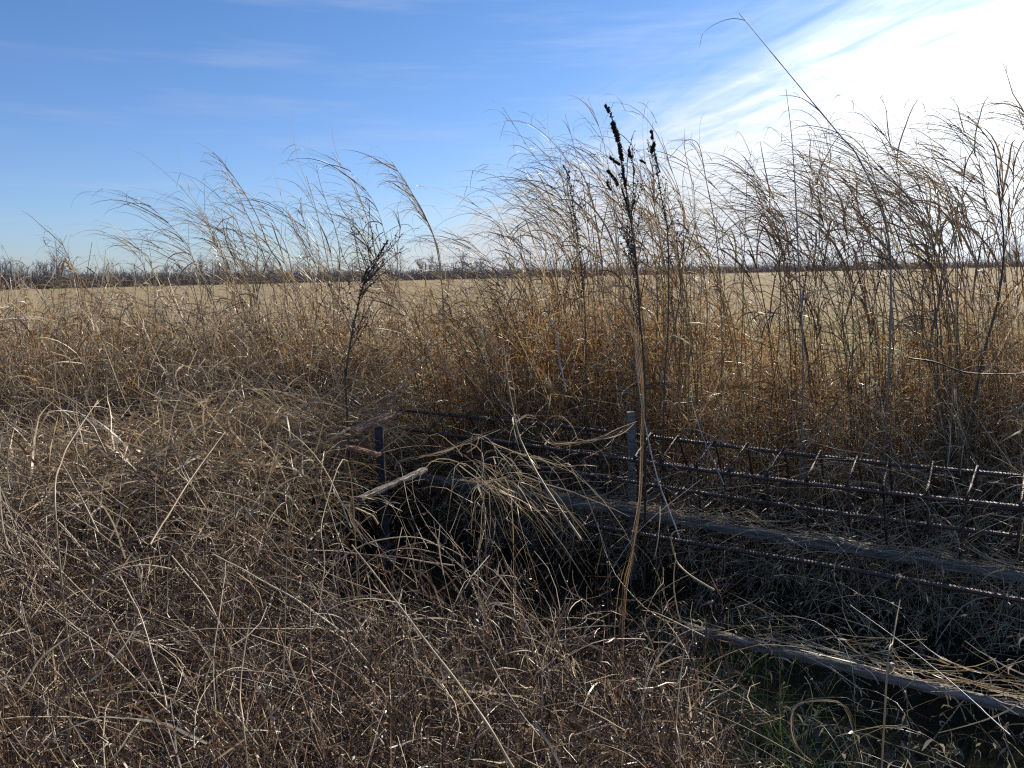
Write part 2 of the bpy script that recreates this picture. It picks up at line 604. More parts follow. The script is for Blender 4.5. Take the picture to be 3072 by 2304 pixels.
def build_water():
    acc = Acc()
    c = []
    for u, n in ((-4.6, 1.2), (-4.6, 5.2), (8.3, 5.2), (8.3, 1.2)):
        p = CU * u + CN * n
        c.append((p[0], p[1], WATER_Z))
    acc.add(np.array(c), [[0, 3, 2, 1]], 0.5)
    m = bpy.data.materials.new('ditch_water')
    m.use_nodes = True
    t = m.node_tree
    b = t.nodes['Principled BSDF']
    b.inputs['Base Color'].default_value = (0.016, 0.017, 0.010, 1)
    b.inputs['Roughness'].default_value = 0.06
    b.inputs['IOR'].default_value = 1.33
    tcn = t.nodes.new('ShaderNodeTexCoord')
    q = t.nodes.new('ShaderNodeTexNoise')
    q.inputs['Scale'].default_value = 16
    q.inputs['Detail'].default_value = 3
    t.links.new(tcn.outputs['Object'], q.inputs['Vector'])
    bp = t.nodes.new('ShaderNodeBump')
    bp.inputs['Strength'].default_value = 0.05
    bp.inputs['Distance'].default_value = 0.02
    t.links.new(q.outputs['Fac'], bp.inputs['Height'])
    t.links.new(bp.outputs[0], b.inputs['Normal'])
    o = acc.obj('ditch_water', m)
    tag(o, 'dark still water in the ditch under the steel cage', kind='structure')


build_water()

# ------------------------------------------------------------------ far wood line


def tree_strands(acc, base, H, spread, dense=1.0):
    """bare winter trees: trunk, limbs and twig spray; base (N,3), H (N,)"""
    n = len(base)
    tr = grow(base, np.tile([0, 0, 1.0], (n, 1)) + rng.normal(size=(n, 3)) * 0.05, H * 0.8, 4, wander=0.05)
    ribbons_face(acc, tr, H * 0.035, rng.random(n) * 0.5 + 0.1, 0.3)
    k = int(9 * dense)
    p, d, ids = sample_on(tr, k, 0.3, 1.0)
    dd = unit(d + rng.normal(size=p.shape) * 0.7 * spread)
    dd[:, 2] = np.abs(dd[:, 2]) * 0.8 + 0.25
    lb = grow(p, dd, H[ids] * rng.uniform(0.2, 0.42, len(ids)), 3, wander=0.12)
    ribbons_face(acc, lb, H[ids] * 0.015, rng.random(len(ids)) * 0.6 + 0.1, 0.4)
    p, d, i2 = sample_on(lb, int(5 * dense), 0.2, 1.0)
    dd = unit(d + rng.normal(size=p.shape) * 0.7)
    dd[:, 2] += 0.3
    tw = grow(p, dd, H[ids][i2] * rng.uniform(0.08, 0.2, len(i2)), 2, wander=0.15)
    ribbons_face(acc, tw, H[ids][i2] * 0.008, rng.random(len(i2)) * 0.6 + 0.2, 0.5)


def ribbons_face(acc, pts, w, tint, taper):
    n, m, _ = pts.shape
    tan = unit(np.gradient(pts, axis=1))
    side = unit(np.cross(tan, np.array([0.0, 1.0, 0.0]) + rng.normal(size=(n, 1, 3)) * 0.5))
    k = np.linspace(0, 1, m)
    h = side * (np.broadcast_to(w, (n,))[:, None] * (1 - (1 - taper) * k)[None] * 0.5)[..., None]
    v = np.stack([pts - h, pts + h], axis=2).reshape(-1, 3)
    j = np.arange(m - 1)
    q = np.stack([2 * j, 2 * j + 1, 2 * j + 3, 2 * j + 2], axis=1)
    f = (q[None] + (np.arange(n) * m * 2)[:, None, None]).reshape(-1, 4)
    acc.add(v, f, np.repeat(tint, m * 2))


acc = Acc()
n = 700
pxs = rng.uniform(-160, 1180, n)
Dl = np.interp(pxs, [-160, 0, 400, 900, 1180], [430, 490, 740, 1050, 1150]) * rng.uniform(0.98, 1.10, n)
tb = np.stack([(pxs - 512) / FPX * Dl, Dl, np.zeros(n)], 1)
tree_strands(acc, tb, rng.uniform(11.0, 18.5, n) * (1 + 0.16 * np.sin(pxs / 31) + 0.12 * np.sin(pxs / 9.3 + 1)) * (1 + 0.5 * (rng.random(n) < 0.12)), 1.0, 1.0)
# understorey scrub along the wood edge
n = 22000
pxs = rng.uniform(-160, 1180, n)
Dl = np.interp(pxs, [-160, 0, 400, 900, 1180], [428, 488, 738, 1040, 1140]) * rng.uniform(0.99, 1.06, n)
sb_ = np.stack([(pxs - 512) / FPX * Dl, Dl, rng.uniform(0, 2.0, n)], 1)
st = grow(sb_, rng.normal(size=(n, 3)) * 0.35 + np.array([0, 0, 1]), rng.uniform(6, 11, n), 3, wander=0.15)
ribbons_face(acc, st, rng.uniform(0.25, 0.8, n), rng.random(n) * 0.7, 0.3)
o = acc.obj('wood_line', M['far_wood'])
tag(o, 'grey leafless wood along the far edge of the field', kind='stuff')

# a few trees that stand clear of the wood
for i, (px, D, H, lab) in enumerate([
        (880, 560, 11.5, 'broad bare tree against the sky behind the leaning stems on the right'),
        (862, 620, 9.5, 'smaller bare tree just left of the broad one at the far side'),
        (902, 640, 8.5, 'low bare tree just right of the broad one at the far side'),
        (1012, 420, 12.0, 'tall bare tree at the right edge of the picture beyond the field'),
        (1003, 470, 9.0, 'bare tree close beside the tall one at the right edge'),
        (742, 650, 9.5, 'bare tree at the far edge near the vertical pointed stem'),
        (690, 700, 8.0, 'thin bare tree at the far edge behind the middle thicket'),
        (205, 430, 10.5, 'taller bare tree rising over the wood on the left'),
        (232, 440, 9.0, 'rounded bare tree in front of the wood on the left')]):
    bs = np.array([(px - 512) / FPX * D, D, 0])
    H *= 1.35
    r = empty('bare_tree', bs, lab, 'tree', 'bare trees along the far edge of the field')
    tr = grow(np.zeros((1, 3)), np.array([[0.02, 0, 1.0]]), np.array([H * 0.75]), 5, wander=0.04)
    a = Acc()
    tubes(a, tr, np.array([H * 0.02]), 0.3, 5, 0.3)
    a.obj('trunk', M['far_wood'], r)
    a = Acc()
    p, d, ids = sample_on(tr, 26, 0.25, 1.0)
    dd = unit(d + rng.normal(size=p.shape) * 0.9)
    dd[:, 2] = np.abs(dd[:, 2]) * 0.8 + 0.3
    lb = grow(p, dd, H * rng.uniform(0.2, 0.42, len(ids)), 4, wander=0.12)
    ribbons_face(a, lb, np.full(len(ids), H * 0.014), rng.random(len(ids)) * 0.6, 0.4)
    p, d, i2 = sample_on(lb, 12, 0.15, 1.0)
    dd = unit(d + rng.normal(size=p.shape) * 0.7)
    dd[:, 2] += 0.25
    tw = grow(p, dd, H * rng.uniform(0.08, 0.22, len(i2)), 2, wander=0.15)
    ribbons_face(a, tw, np.full(len(i2), H * 0.007), rng.random(len(i2)) * 0.6 + 0.1, 0.5)
    a.obj('crown', M['far_wood'], r)

# ------------------------------------------------------------------ ditch structure


def line_pts(px0, py0, h0, ulen0, ulen1):
    """a line parallel to the ditch through the point seen at (px0,py0), h0 below the camera"""
    d = CR3 @ np.array([(px0 - 512) / FPX, -(py0 - 384) / FPX, -1.0])
    p = d * (h0 / -d[2]) + np.array([0, 0, CAM_H])
    cu = np.array([CU[0], CU[1], 0])
    return p + cu * ulen0, p + cu * ulen1, p


def rebar(p0, p1_, r, name, parent=None, mat='steel', sag=0.0, origin=None):
    L = np.linalg.norm(p1_ - p0)
    pitch = 0.018
    m = int(L / pitch) * 2 + 2
    k = np.linspace(0, 1, m)
    pts = p0 + (p1_ - p0) * k[:, None]
    pts[:, 2] -= sag * 4 * k * (1 - k)
    pts[:, 2] += 0.008 * np.sin(k * L * 1.7 + p0[0] * 5)
    prof = np.where(np.arange(m) % 2 == 0, 1.0, 1.26)
    a = Acc()
    tubes(a, pts[None], np.array([r]), 0.5, 7, prof=prof)
    o = origin if origin is not None else p0
    ob = a.obj(name, M[mat], parent, origin=o, smooth=False)
    return ob, pts


c0, c1_, cp = line_pts(1024, 473, 1.04, -1.6, 4.2)
cage = empty('reinforcement_cage', (cp[0], cp[1], 0), 'long rusty steel bar cage with dark hoops lying above the ditch water', 'rebar cage')
CO = np.array([cp[0], cp[1], 0.0])
bars = []
for (px, py, h, a0, a1) in ((1024, 473, 1.04, -1.6, 4.25), (1024, 505, 1.13, -1.6, 3.9), (1024, 534, 1.29, -1.6, 3.8), (1024, 506, 1.27, -1.6, 3.9)):
    q0, q1, _ = line_pts(px, py, h, a0, a1)
    ob, pts = rebar(q0, q1, 0.011, 'bar', cage, sag=0.02, origin=CO)
    bars.append((q0, q1))
# hoops every few handbreadths along the cage
cu3 = np.array([CU[0], CU[1], 0])


def on_bar(b, u):
    q0, q1 = b
    return q0 + cu3 * (u + 1.6)


for k, u in enumerate(np.arange(-1.3, 3.75, 0.21)):
    u += rng.uniform(-0.04, 0.04)
    tilt = rng.uniform(-0.03, 0.03)
    drop = rng.uniform(0.05, 0.16)
    c = [on_bar(bars[0], u) + [0, 0, 0.012], on_bar(bars[1], u + tilt) + [0, 0, 0.012], on_bar(bars[2], u + tilt * 2) - [0, 0, 0.014 + drop], on_bar(bars[3], u + tilt) - [0, 0, 0.014 + drop], on_bar(bars[0], u) + [0, 0, 0.012]]
    pts = []
    for i in range(len(c) - 1):
        for s in np.linspace(0, 1, 4)[:-1]:
            pts.append(c[i] * (1 - s) + c[i + 1] * s)
    pts.append(c[-1])
    a = Acc()
    tubes(a, np.array(pts)[None], np.array([0.0068]), 0.5, 5, 1.0)
    a.obj('hoop', M['steel'], cage, origin=CO)
    for bi in (0, 1):
        p = on_bar(bars[bi], u + (tilt if bi else 0)) + [0, 0, -0.002]
        th = np.linspace(0, 4.2 * math.pi, 16)
        coil = p + np.outer(np.cos(th) * 0.0125, np.cross(cu3, [0, 0, 1])) + np.outer(np.sin(th) * 0.0125, [0, 0, 1]) + np.outer(th / 13 * 0.022 - 0.01, cu3)
        tail = coil[-1] + np.array([[0.008, 0.0, -0.02], [0.004, -0.008, -0.045]]) * rng.uniform(0.6, 1.8)
        a = Acc()
        tubes(a, np.vstack([coil, tail])[None], np.array([0.0032]), 0.5, 4, 1.0)
        a.obj('wire_tie', M['steel'], cage, origin=CO)

q0, q1, cp4 = line_pts(1024, 602, 1.52, -1.4, 2.6)
ob, _ = rebar(q0, q1, 0.0115, 'steel_bar')
tag(ob, 'single ribbed steel bar lying low over the black water in front of the cage', 'steel bar')


def timber(p0, p1_, w, h, name, mat, parent=None, seed=0, rough=0.006, segs=60, origin=None):
    """a beam from p0 to p1 (top near edge line), w across, h deep, with worn edges"""
    g = np.random.default_rng(seed)
    p0, p1_ = np.asarray(p0, float), np.asarray(p1_, float)
    d = unit(p1_ - p0)
    sde = unit(np.cross(d, [0, 0, 1.0]))
    if sde[1] < 0:
        sde = -sde
    up = np.cross(sde, d)
    if up[2] < 0:
        up = -up
    k = np.linspace(0, 1, segs + 1)
    e = 0.012 if h > 0.05 else h * 0.25
    prof = np.array([[0, -e], [e, 0], [w * 0.33, 0.0], [w * 0.36, -0.004], [w * 0.40, 0.001], [w * 0.7, 0.0], [w - e, 0], [w, -e], [w, -h], [0, -h]])
    v = []
    for kk in k:
        base = p0 + (p1_ - p0) * kk
        jit = g.normal(size=prof.shape) * rough * 0.5
        pr = prof + jit
        v.append(base + pr[:, :1] * sde + pr[:, 1:] * up)
    m = len(prof)
    v = np.array(v).reshape(-1, 3)
    f = []
    for i in range(segs):
        for j in range(m):
            f.append([i * m + j, i * m + (j + 1) % m, (i + 1) * m + (j + 1) % m, (i + 1) * m + j])
    for b0 in (0, segs * m):
        for a_, b_, c_, d_ in ((0, 1, 8, 9), (1, 2, 7, 8), (2, 3, 6, 7), (3, 4, 5, 6)):
            f.append([b0 + a_, b0 + b_, b0 + c_, b0 + d_])
    a = Acc()
    a.add(v, f, 0.5)
    # mesh kept in a frame whose X runs along the grain
    me_o = origin if origin is not None else p0
    ob = a.obj(name, M[mat], parent, origin=(0, 0, 0), smooth=False)
    R = Matrix((d, sde, up)).transposed()
    me = ob.data
    Mi = (Matrix.Translation(me_o) @ R.to_4x4()).inverted()
    me.transform(Mi)
    if parent is None:
        ob.matrix_world = Matrix.Translation(me_o) @ R.to_4x4()
    else:
        ob.matrix_parent_inverse = parent.matrix_world.inverted()
        ob.matrix_basis = Matrix.Translation(me_o) @ R.to_4x4()
    return ob


q0, q1, _ = line_pts(1024, 574, 1.50, -1.6, 3.9)
tag(timber(q0, q1, 0.07, 0.045, 'timber_beam', 'timber', seed=1), 'long weathered grey timber beam lying under the steel cage', 'timber beam')
q0, q1, _ = line_pts(1024, 709, 1.66, -1.2, 1.35)
tag(timber(q0, q1, 0.05, 0.03, 'timber_beam', 'timber', seed=2), 'short pale timber beam at the water near the lower right corner', 'timber beam')

# broken formwork at the left end of the cage


def plank(pa, ya, pb, yb, w, h, mat, lab, cat='plank', seed=3):
    p = at(*pa, ya)
    q = at(*pb, yb)
    ob = timber(p, q, w, h, 'broken_plank' if cat == 'plank' else 'timber_post', mat, seed=seed, rough=0.004, segs=14)
    return tag(ob, lab, cat)


plank((357, 430), 5.05, (396, 414), 5.35, 0.11, 0.03, 'raw_wood', 'short split tan plank lying across the left end of the steel cage', seed=5)
plank((336, 444), 5.0, (376, 454), 4.8, 0.05, 0.02, 'raw_wood', 'reddish narrow slat in the dark hollow under the split tan plank', seed=6)
plank((338, 437), 5.3, (374, 446), 5.1, 0.05, 0.02, 'raw_wood', 'upper reddish slat just above the narrow one in the dark hollow', seed=16)
plank((362, 497), 4.3, (428, 468), 4.9, 0.045, 0.025, 'timber', 'pale splintered board slanting up through the dark hollow', seed=7)


def post(px, py0, py1, Y, w, lab, mat='dark_wood', seed=8):
    a_ = at(px, py0, Y)
    b_ = a_.copy()
    b_[2] = min(ground_z(a_[0], a_[1]) - 0.05, at(px, py1, Y)[2])
    b_[0] += 0.02
    a = Acc()
    g = np.random.default_rng(seed)
    n_ = 12
    k = np.linspace(0, 1, n_)
    pts = a_ + (b_ - a_) * k[:, None]
    v = []
    for i in range(n_):
        for cx_, cy_ in ((-1, -.7), (-.15, -.85), (1, -.7), (1.05, .7), (0, .8), (-1, .7)):
            v.append(pts[i] + np.array([cx_ * w / 2, cy_ * w / 2, 0]) + g.normal(size=3) * 0.002)
    f = [[i * 6 + j, i * 6 + (j + 1) % 6, (i + 1) * 6 + (j + 1) % 6, (i + 1) * 6 + j] for i in range(n_ - 1) for j in range(6)]
    f += [[0, 1, 2, 3], [0, 3, 4, 5]]
    a.add(np.array(v), f, 0.5)
    ob = a.obj('timber_post', M[mat], origin=b_, smooth=False)
    tag(ob, lab, 'post')


post(379, 426, 470, 5.1, 0.05, 'black square post standing under the split tan plank')
post(631, 412, 486, 4.95, 0.05, 'weathered grey post rising behind the steel cage beside the tall pale bundle', mat='timber', seed=9)


# ------------------------------------------------------------------ vegetation masses
BUD = {}


def finish(acc, name, mat, lab):
    o = acc.obj(name, M[mat])
    tag(o, lab, kind='stuff')
    BUD[name] = acc.tris


def scatter(n, y0, y1, ypow=1.0, xm=0.80, pad=0.5):
    Y = y0 + (y1 - y0) * rng.random(n) ** ypow
    X = rng.uniform(-1, 1, n) * (Y * xm + pad)
    return X, Y


def nu(X, Y):
    return X * CN[0] + Y * CN[1], X * CU[0] + Y * CU[1]


def clump(X, Y, s, seed):
    return np.clip(0.5 + 0.5 * hash_noise(X, Y, s, seed), 0, 1)


LEAN = unit(np.array([-0.55, 0.15, 0.8]))


def near_mask(X, Y):
    """1 where the near bank carries brush"""
    n, u = nu(X, Y)
    m = (1 - sm(n, 2.45, 2.9)) * (1 - sm(X + 0.12 * hash_noise(X, Y, 3, 9), 0.45, 0.85))
    return m


def hollow(X, Y):
    return np.exp(-(((X + 0.42) / 0.42) ** 2 + ((Y - 3.35) / 0.62) ** 2))


def top_near(X, Y):
    n, u = nu(X, Y)
    h = 0.52 + 0.30 * hash_noise(X, Y, 2.0, 21) + 0.10 * hash_noise(X, Y, 5.5, 22) + 0.12 * sm(-X, 0.3, 2.0) + 0.15 * sm(Y, 2.5, 4.5)
    h = np.clip(h, 0.14, 0.92)
    h *= 1 - 0.55 * sm(n, 2.1, 2.9)
    h *= 1 - 0.8 * hollow(X, Y)
    h *= 1 - 0.75 * sm(X, 0.2, 0.85)
    return h



def band(n, px0, px1, nlo, nhi, pw=1.0):
    """points spread evenly over view directions, n (distance across the ditch) between two curves of px"""
    px = rng.uniform(px0, px1, n)
    q = (px - 512) / FPX
    a_, b_ = (np.interp(px, *c) if isinstance(c, tuple) else c for c in (nlo, nhi))
    nn = a_ + (b_ - a_) * rng.random(n) ** pw
    Y = nn / (q * CN[0] + CN[1])
    return q * Y, Y, px


def sheaves(X, Y, per, spread):
    """turn centres into bunches whose members share one heading"""
    k = len(X)
    ids = np.repeat(np.arange(k), per)
    off_ = rng.normal(size=(len(ids), 2)) * spread
    return X[ids] + off_[:, 0], Y[ids] + off_[:, 1], ids


# 1. brown brush of the near bank: leaning stems carrying scraps and seeds
X, Y = scatter(3000, 0.95, 5.2, 1.1, 0.78, 0.3)
k = rng.random(len(X)) < near_mask(X, Y) * np.clip(0.03 + 2.6 * (clump(X, Y, 3.1, 31) - 0.44), 0, 1) * (1 - 0.8 * hollow(X, Y))
X, Y = X[k], Y[k]
H0 = unit(np.tile(LEAN, (len(X), 1)) + rng.normal(size=(len(X), 3)) * 0.5)
ctint = rng.random(len(X))
crise = rng.uniform(0.0, 1.0, len(X))
X, Y, cid = sheaves(X, Y, 11, 0.07)
top = top_near(X, Y)
z0 = ground_z(X, Y) + top * (0.45 * crise[cid] + 0.1 * rng.random(len(X)))
D = H0[cid] + rng.normal(size=(len(X), 3)) * 0.24
D[:, 2] = np.abs(D[:, 2]) + 0.08
L = rng.uniform(0.25, 0.75, len(X)) * (0.45 + top)
pts = grow(np.stack([X, Y, z0], 1), D, L, 7, droop=0.22, curl=0.10, wander=0.06, kink=0.10)
acc = Acc()
tint = np.clip(0.02 + 0.36 * ctint[cid] + skew(len(X), 0, 0.75, 3.2), 0, 1)
tubes(acc, pts, skew(len(X), 0.0008, 0.0026, 1.8), tint, 3, 0.5)
p, d, ids = sample_on(pts, 6, 0.2, 1.0)
dd = unit(d * 0.8 + rng.normal(size=p.shape) * 0.55)
tw = grow(p, dd, rng.uniform(0.04, 0.17, len(p)), 3, curl=0.35, wander=0.12)
ribbons(acc, tw, rng.uniform(0.0014, 0.0034, len(p)), np.clip(tint[ids] + 0.02 + skew(len(p), 0, 0.5, 2.5), 0, 1), 0.5)
for src, cnt in ((tw, 3), (pts, 5)):
    p, d, ids = sample_on(src, cnt, 0.15, 1.0)
    flecks(acc, p, skew(len(p), 0.005, 0.015, 1.7), skew(len(p), 0.02, 0.92, 1.3), d * 0.9, 0.24)
finish(acc, 'brown_brush', 'brush', 'dense brown seedy brush covering the near bank')

# 2. dry grass blades, loops and bent straws over the near bank
X, Y = scatter(1150, 0.95, 5.4, 1.0, 0.78, 0.35)
k = rng.random(len(X)) < near_mask(X, Y) * np.clip(0.05 + 2.0 * (clump(X, Y, 3.1, 31) - 0.35), 0, 1)
X, Y = X[k], Y[k]
H0 = unit(rng.normal(size=(len(X), 3)) * 0.75 + np.array([-0.35, 0.05, 0.55]))
H0[:, 2] = np.abs(H0[:, 2])
X, Y, cid = sheaves(X, Y, 7, 0.08)
top = top_near(X, Y)
z0 = ground_z(X, Y) + top * rng.uniform(0.25, 0.95, len(X))
D = H0[cid] + rng.normal(size=(len(X), 3)) * 0.33
pts = grow(np.stack([X, Y, z0], 1), D, rng.uniform(0.12, 0.55, len(X)) * (0.45 + top * .55), 8, droop=0.45, curl=0.25, wander=0.07, kink=0.16)
acc = Acc()
ribbons(acc, pts, skew(len(X), 0.0022, 0.0085, 1.7) * (0.65 + 0.15 * Y), skew(len(X), 0.02, 1.0, 1.9), 0.2)
# long smooth loops
X, Y = scatter(620, 1.1, 6.0, 1.0, 0.75, 0.2)
k = rng.random(len(X)) < np.maximum(near_mask(X, Y), 1.0 * (X < -0.2 * Y) * (Y > 3))
X, Y = X[k], Y[k]
top = top_near(X, Y)
pts = grow(np.stack([X, Y, ground_z(X, Y) + top * rng.uniform(0.6, 1.0, len(X))], 1), rng.normal(size=(len(X), 3)) * 0.6 + np.array([-0.2, 0, 0.6]), rng.uniform(0.15, 0.6, len(X)), 14, droop=0.7, curl=0.55, wander=0.04, kink=0.08)
tubes(acc, pts, skew(len(X), 0.0010, 0.0032, 1.5) * np.clip(Y / 2.4, 0.7, 1.8), skew(len(X), 0.1, 1.0, 1.4), 4, 0.5)
# straight dead stems leaning through it
X, Y = scatter(620, 1.3, 6.0, 1.0, 0.78, 0.2)
k = rng.random(len(X)) < np.maximum(near_mask(X, Y), 0.6 * (X < -0.1 * Y) * (Y > 3))
X, Y = X[k], Y[k]
D = np.tile(LEAN, (len(X), 1)) + rng.normal(size=(len(X), 3)) * 0.45
D[:, 2] = np.abs(D[:, 2]) * 0.8
pts = grow(np.stack([X, Y, ground_z(X, Y) + rng.uniform(0.25, 0.65, len(X))], 1), D, rng.uniform(0.15, 0.6, len(X)), 9, droop=0.15, curl=0.28, wander=0.05)
tubes(acc, pts, skew(len(X), 0.0010, 0.0032, 1.8) * np.clip(Y / 2.2, 0.6, 1.6), 0.15 + 0.8 * rng.random(len(X)), 5, 0.6)
finish(acc, 'dry_grass', 'straw', 'bent dry straws tangled through the near bank brush')

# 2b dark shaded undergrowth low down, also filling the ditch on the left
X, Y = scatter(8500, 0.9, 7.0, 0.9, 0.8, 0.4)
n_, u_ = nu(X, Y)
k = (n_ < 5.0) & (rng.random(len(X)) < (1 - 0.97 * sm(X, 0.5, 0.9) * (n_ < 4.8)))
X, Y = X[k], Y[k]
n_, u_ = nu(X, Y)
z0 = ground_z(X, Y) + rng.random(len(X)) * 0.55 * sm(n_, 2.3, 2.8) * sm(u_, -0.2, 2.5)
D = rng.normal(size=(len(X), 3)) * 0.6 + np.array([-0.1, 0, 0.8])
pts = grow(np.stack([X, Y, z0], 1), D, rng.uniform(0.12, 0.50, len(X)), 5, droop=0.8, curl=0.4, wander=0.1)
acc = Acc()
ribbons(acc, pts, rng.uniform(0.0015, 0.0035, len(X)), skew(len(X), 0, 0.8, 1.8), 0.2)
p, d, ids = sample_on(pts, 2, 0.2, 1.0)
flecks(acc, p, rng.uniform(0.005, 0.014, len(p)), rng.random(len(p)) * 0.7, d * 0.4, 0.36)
finish(acc, 'undergrowth', 'shaded_litter', 'dark low undergrowth in the shade of the brush')

# 3. pale straw mat fallen over on the left


def mat_top(X, Y):
    n, u = nu(X, Y)
    return 0.58 + 0.20 * hash_noise(X, Y, 1.9, 51) + 0.32 * sm(Y, 4.2, 7.0)


MLO = ([-150, 0, 150, 300, 345, 380], [1.5, 1.8, 2.2, 2.9, 3.6, 4.4])
MHI = ([-150, 0, 150, 300, 345, 380], [3.2, 3.7, 4.3, 5.1, 5.3, 5.3])
X, Y, px_ = band(3300, -150, 380, MLO, MHI, 0.9)
H0 = unit(rng.normal(size=(len(X), 3)) * np.array([1.0, 0.5, 0.35]) + np.array([-0.55, 0, 0.22]))
ctint = rng.random(len(X))
crise = rng.random(len(X)) ** 0.6
X, Y, cid = sheaves(X, Y, 9, 0.10)
z0 = mat_top(X, Y) * (0.1 + 0.85 * crise[cid]) + rng.normal(size=len(X)) * 0.03
D = H0[cid] + rng.normal(size=(len(X), 3)) * 0.26
pts = grow(np.stack([X, Y, z0], 1), D, rng.uniform(0.15, 0.75, len(X)), 8, droop=0.6, curl=0.25, wander=0.06, kink=0.13)
acc = Acc()
ribbons(acc, pts, skew(len(X), 0.0035, 0.015, 1.7), np.clip(0.05 + 0.35 * ctint[cid] + skew(len(X), 0, 0.65, 2.2), 0, 1), 0.25)
finish(acc, 'straw_mat', 'straw', 'pale flattened straw mat heaped over the bank on the left')

# 4. thicket along the far bank: standing culms, curled leaves, scraps
TLO = ([-150, 0, 150, 300, 400, 480, 700, 740, 1200], [2.1, 2.5, 3.2, 4.1, 4.9, 5.0, 5.2, 5.5, 5.5])
THI = ([-150, 0, 150, 300, 400, 480, 740, 1200], [3.1, 3.6, 4.3, 5.2, 6.2, 6.7, 7.0, 7.0])
PXK = [-150, 0, 120, 230, 300, 380, 450, 520, 600, 700, 728, 800, 950, 1150]
HK = [1.8, 1.8, 1.75, 1.65, 1.7, 1.6, 1.7, 1.85, 1.85, 1.8, 1.55, 1.5, 1.6, 1.65]
DK = [1.15, 1.15, 1.0, 0.95, 1.0, 0.85, 1.0, 1.3, 1.3, 1.05, 0.45, 0.60, 0.80, 0.8]
RK = [0.25, 0.2, 0.2, 0.25, 0.3, 0.35, 0.4, 0.65, 0.6, 0.6, 0.7, 0.55, 0.5, 0.5]
a1, a2 = Acc(), Acc()
# standing culms
X, Y, px_ = band(2100, -150, 1180, TLO, THI)
k = rng.random(len(X)) < np.interp(px_, PXK, DK) * np.clip(0.12 + 1.8 * (clump(X, Y, 2.6, 61) - 0.25), 0, 1.2)
X, Y = X[k], Y[k]
H0 = unit(rng.normal(size=(len(X), 3)) * 0.26 + np.array([-0.08, 0, 1.0]))
rus = rng.random(len(X)) < np.interp(px_[k], PXK, RK) * 0.8
X, Y, cid = sheaves(X, Y, 6, 0.09)
px_ = X / Y * FPX + 512
hg = np.interp(px_, PXK, HK) * rng.uniform(0.45, 1.1, len(X))
D = H0[cid] + rng.normal(size=(len(X), 3)) * 0.13
pts = grow(np.stack([X, Y, ground_z(X, Y)], 1), D, hg, 8, wander=0.04, curl=0.06, droop=0.05, kink=0.06)
rr = rus[cid]
wd = np.clip(Y / 5.2, 0.9, 1.7)
tt = skew(len(X), 0.05, 1.0, 1.2)
ribbons(a1, pts[~rr], skew_u(0.0030, 0.0098, (~rr).sum()) * wd[~rr], tt[~rr], 0.4)
ribbons(a2, pts[rr], skew_u(0.0030, 0.0098, rr.sum()) * wd[rr], tt[rr], 0.4)
# leaves hanging off the culms
for aa, sel, cnt in ((a1, ~rr, 5), (a2, rr, 9)):
    p, d, ids = sample_on(pts[sel], cnt, 0.12, 1.0)
    cl = grow(p, unit(d * 0.5 + rng.normal(size=p.shape) * 0.55 + np.array([-0.35, 0, 0.1])), skew(len(p), 0.07, 0.36, 1.5), 5, droop=1.1, curl=0.6, wander=0.12)
    ribbons(aa, cl, skew(len(p), 0.003, 0.0125, 1.5) * wd[sel][ids], skew(len(p), 0, 1.0, 1.1), 0.2, base=0.5)
# broken pieces leaning every way, mostly lower down
X, Y, px_ = band(4000, -150, 1180, TLO, THI)
k = rng.random(len(X)) < np.interp(px_, PXK, DK) * np.clip(0.2 + 1.6 * (clump(X, Y, 2.6, 61) - 0.25), 0, 1.2)
X, Y = X[k], Y[k]
H0 = unit(rng.normal(size=(len(X), 3)) * np.array([0.6, 0.45, 0.5]) + np.array([-0.2, 0, 0.55]))
rus = rng.random(len(X)) < np.interp(px_[k], PXK, RK)
cr = rng.random(len(X)) ** 1.25
X, Y, cid = sheaves(X, Y, 7, 0.10)
hg = np.interp(X / Y * FPX + 512, PXK, HK)
z0 = ground_z(X, Y) + hg * cr[cid] * 0.72 + rng.random(len(X)) * 0.08
pts = grow(np.stack([X, Y, z0], 1), H0[cid] + rng.normal(size=(len(X), 3)) * 0.28, rng.uniform(0.15, 0.75, len(X)) * (1.1 - 0.5 * cr[cid]), 7, droop=0.4, curl=0.25, wander=0.07, kink=0.12)
rr = rus[cid]
wd = np.clip(Y / 5.2, 0.9, 1.7)
tt = skew(len(X), 0.0, 1.0, 1.3)
ribbons(a1, pts[~rr], skew_u(0.0026, 0.0095, (~rr).sum()) * wd[~rr], tt[~rr], 0.3)
ribbons(a2, pts[rr], skew_u(0.0026, 0.0095, rr.sum()) * wd[rr], tt[rr], 0.3)
finish(a1, 'grey_thicket', 'straw', 'grey tan standing tangle of dead grass on the far bank')
finish(a2, 'russet_thicket', 'russet', 'russet curly dead leaves matted through the far bank thicket')

# 6. verge between thicket and field
X, Y = scatter(15000, 9.0, 30.0, 1.3, 0.8, 1.0)
n_, u_ = nu(X, Y)
k = n_ > 7.0
X, Y = X[k], Y[k]
px_ = X / Y * FPX + 512
gr = rng.random(len(X)) < np.interp(px_, [0, 500, 700, 1024], [0.18, 0.16, 0.5, 0.5])
pts = grow(np.stack([X, Y, ground_z(X, Y)], 1), rng.normal(size=(len(X), 3)) * 0.4 + np.array([-.1, 0, 1]), rng.uniform(0.06, 0.26, len(X)), 3, droop=0.5, curl=0.3)
a1, a2 = Acc(), Acc()
ribbons(a1, pts[gr], rng.uniform(0.006, 0.014, gr.sum()), rng.random(gr.sum()), 0.2)
ribbons(a2, pts[~gr], rng.uniform(0.006, 0.014, (~gr).sum()), rng.random((~gr).sum()), 0.2)
finish(a1, 'verge_grass', 'green', 'low yellow green grass strip at the edge of the field')
finish(a2, 'field_stubble', 'straw', 'broken pale stubble scattered over the near part of the field')

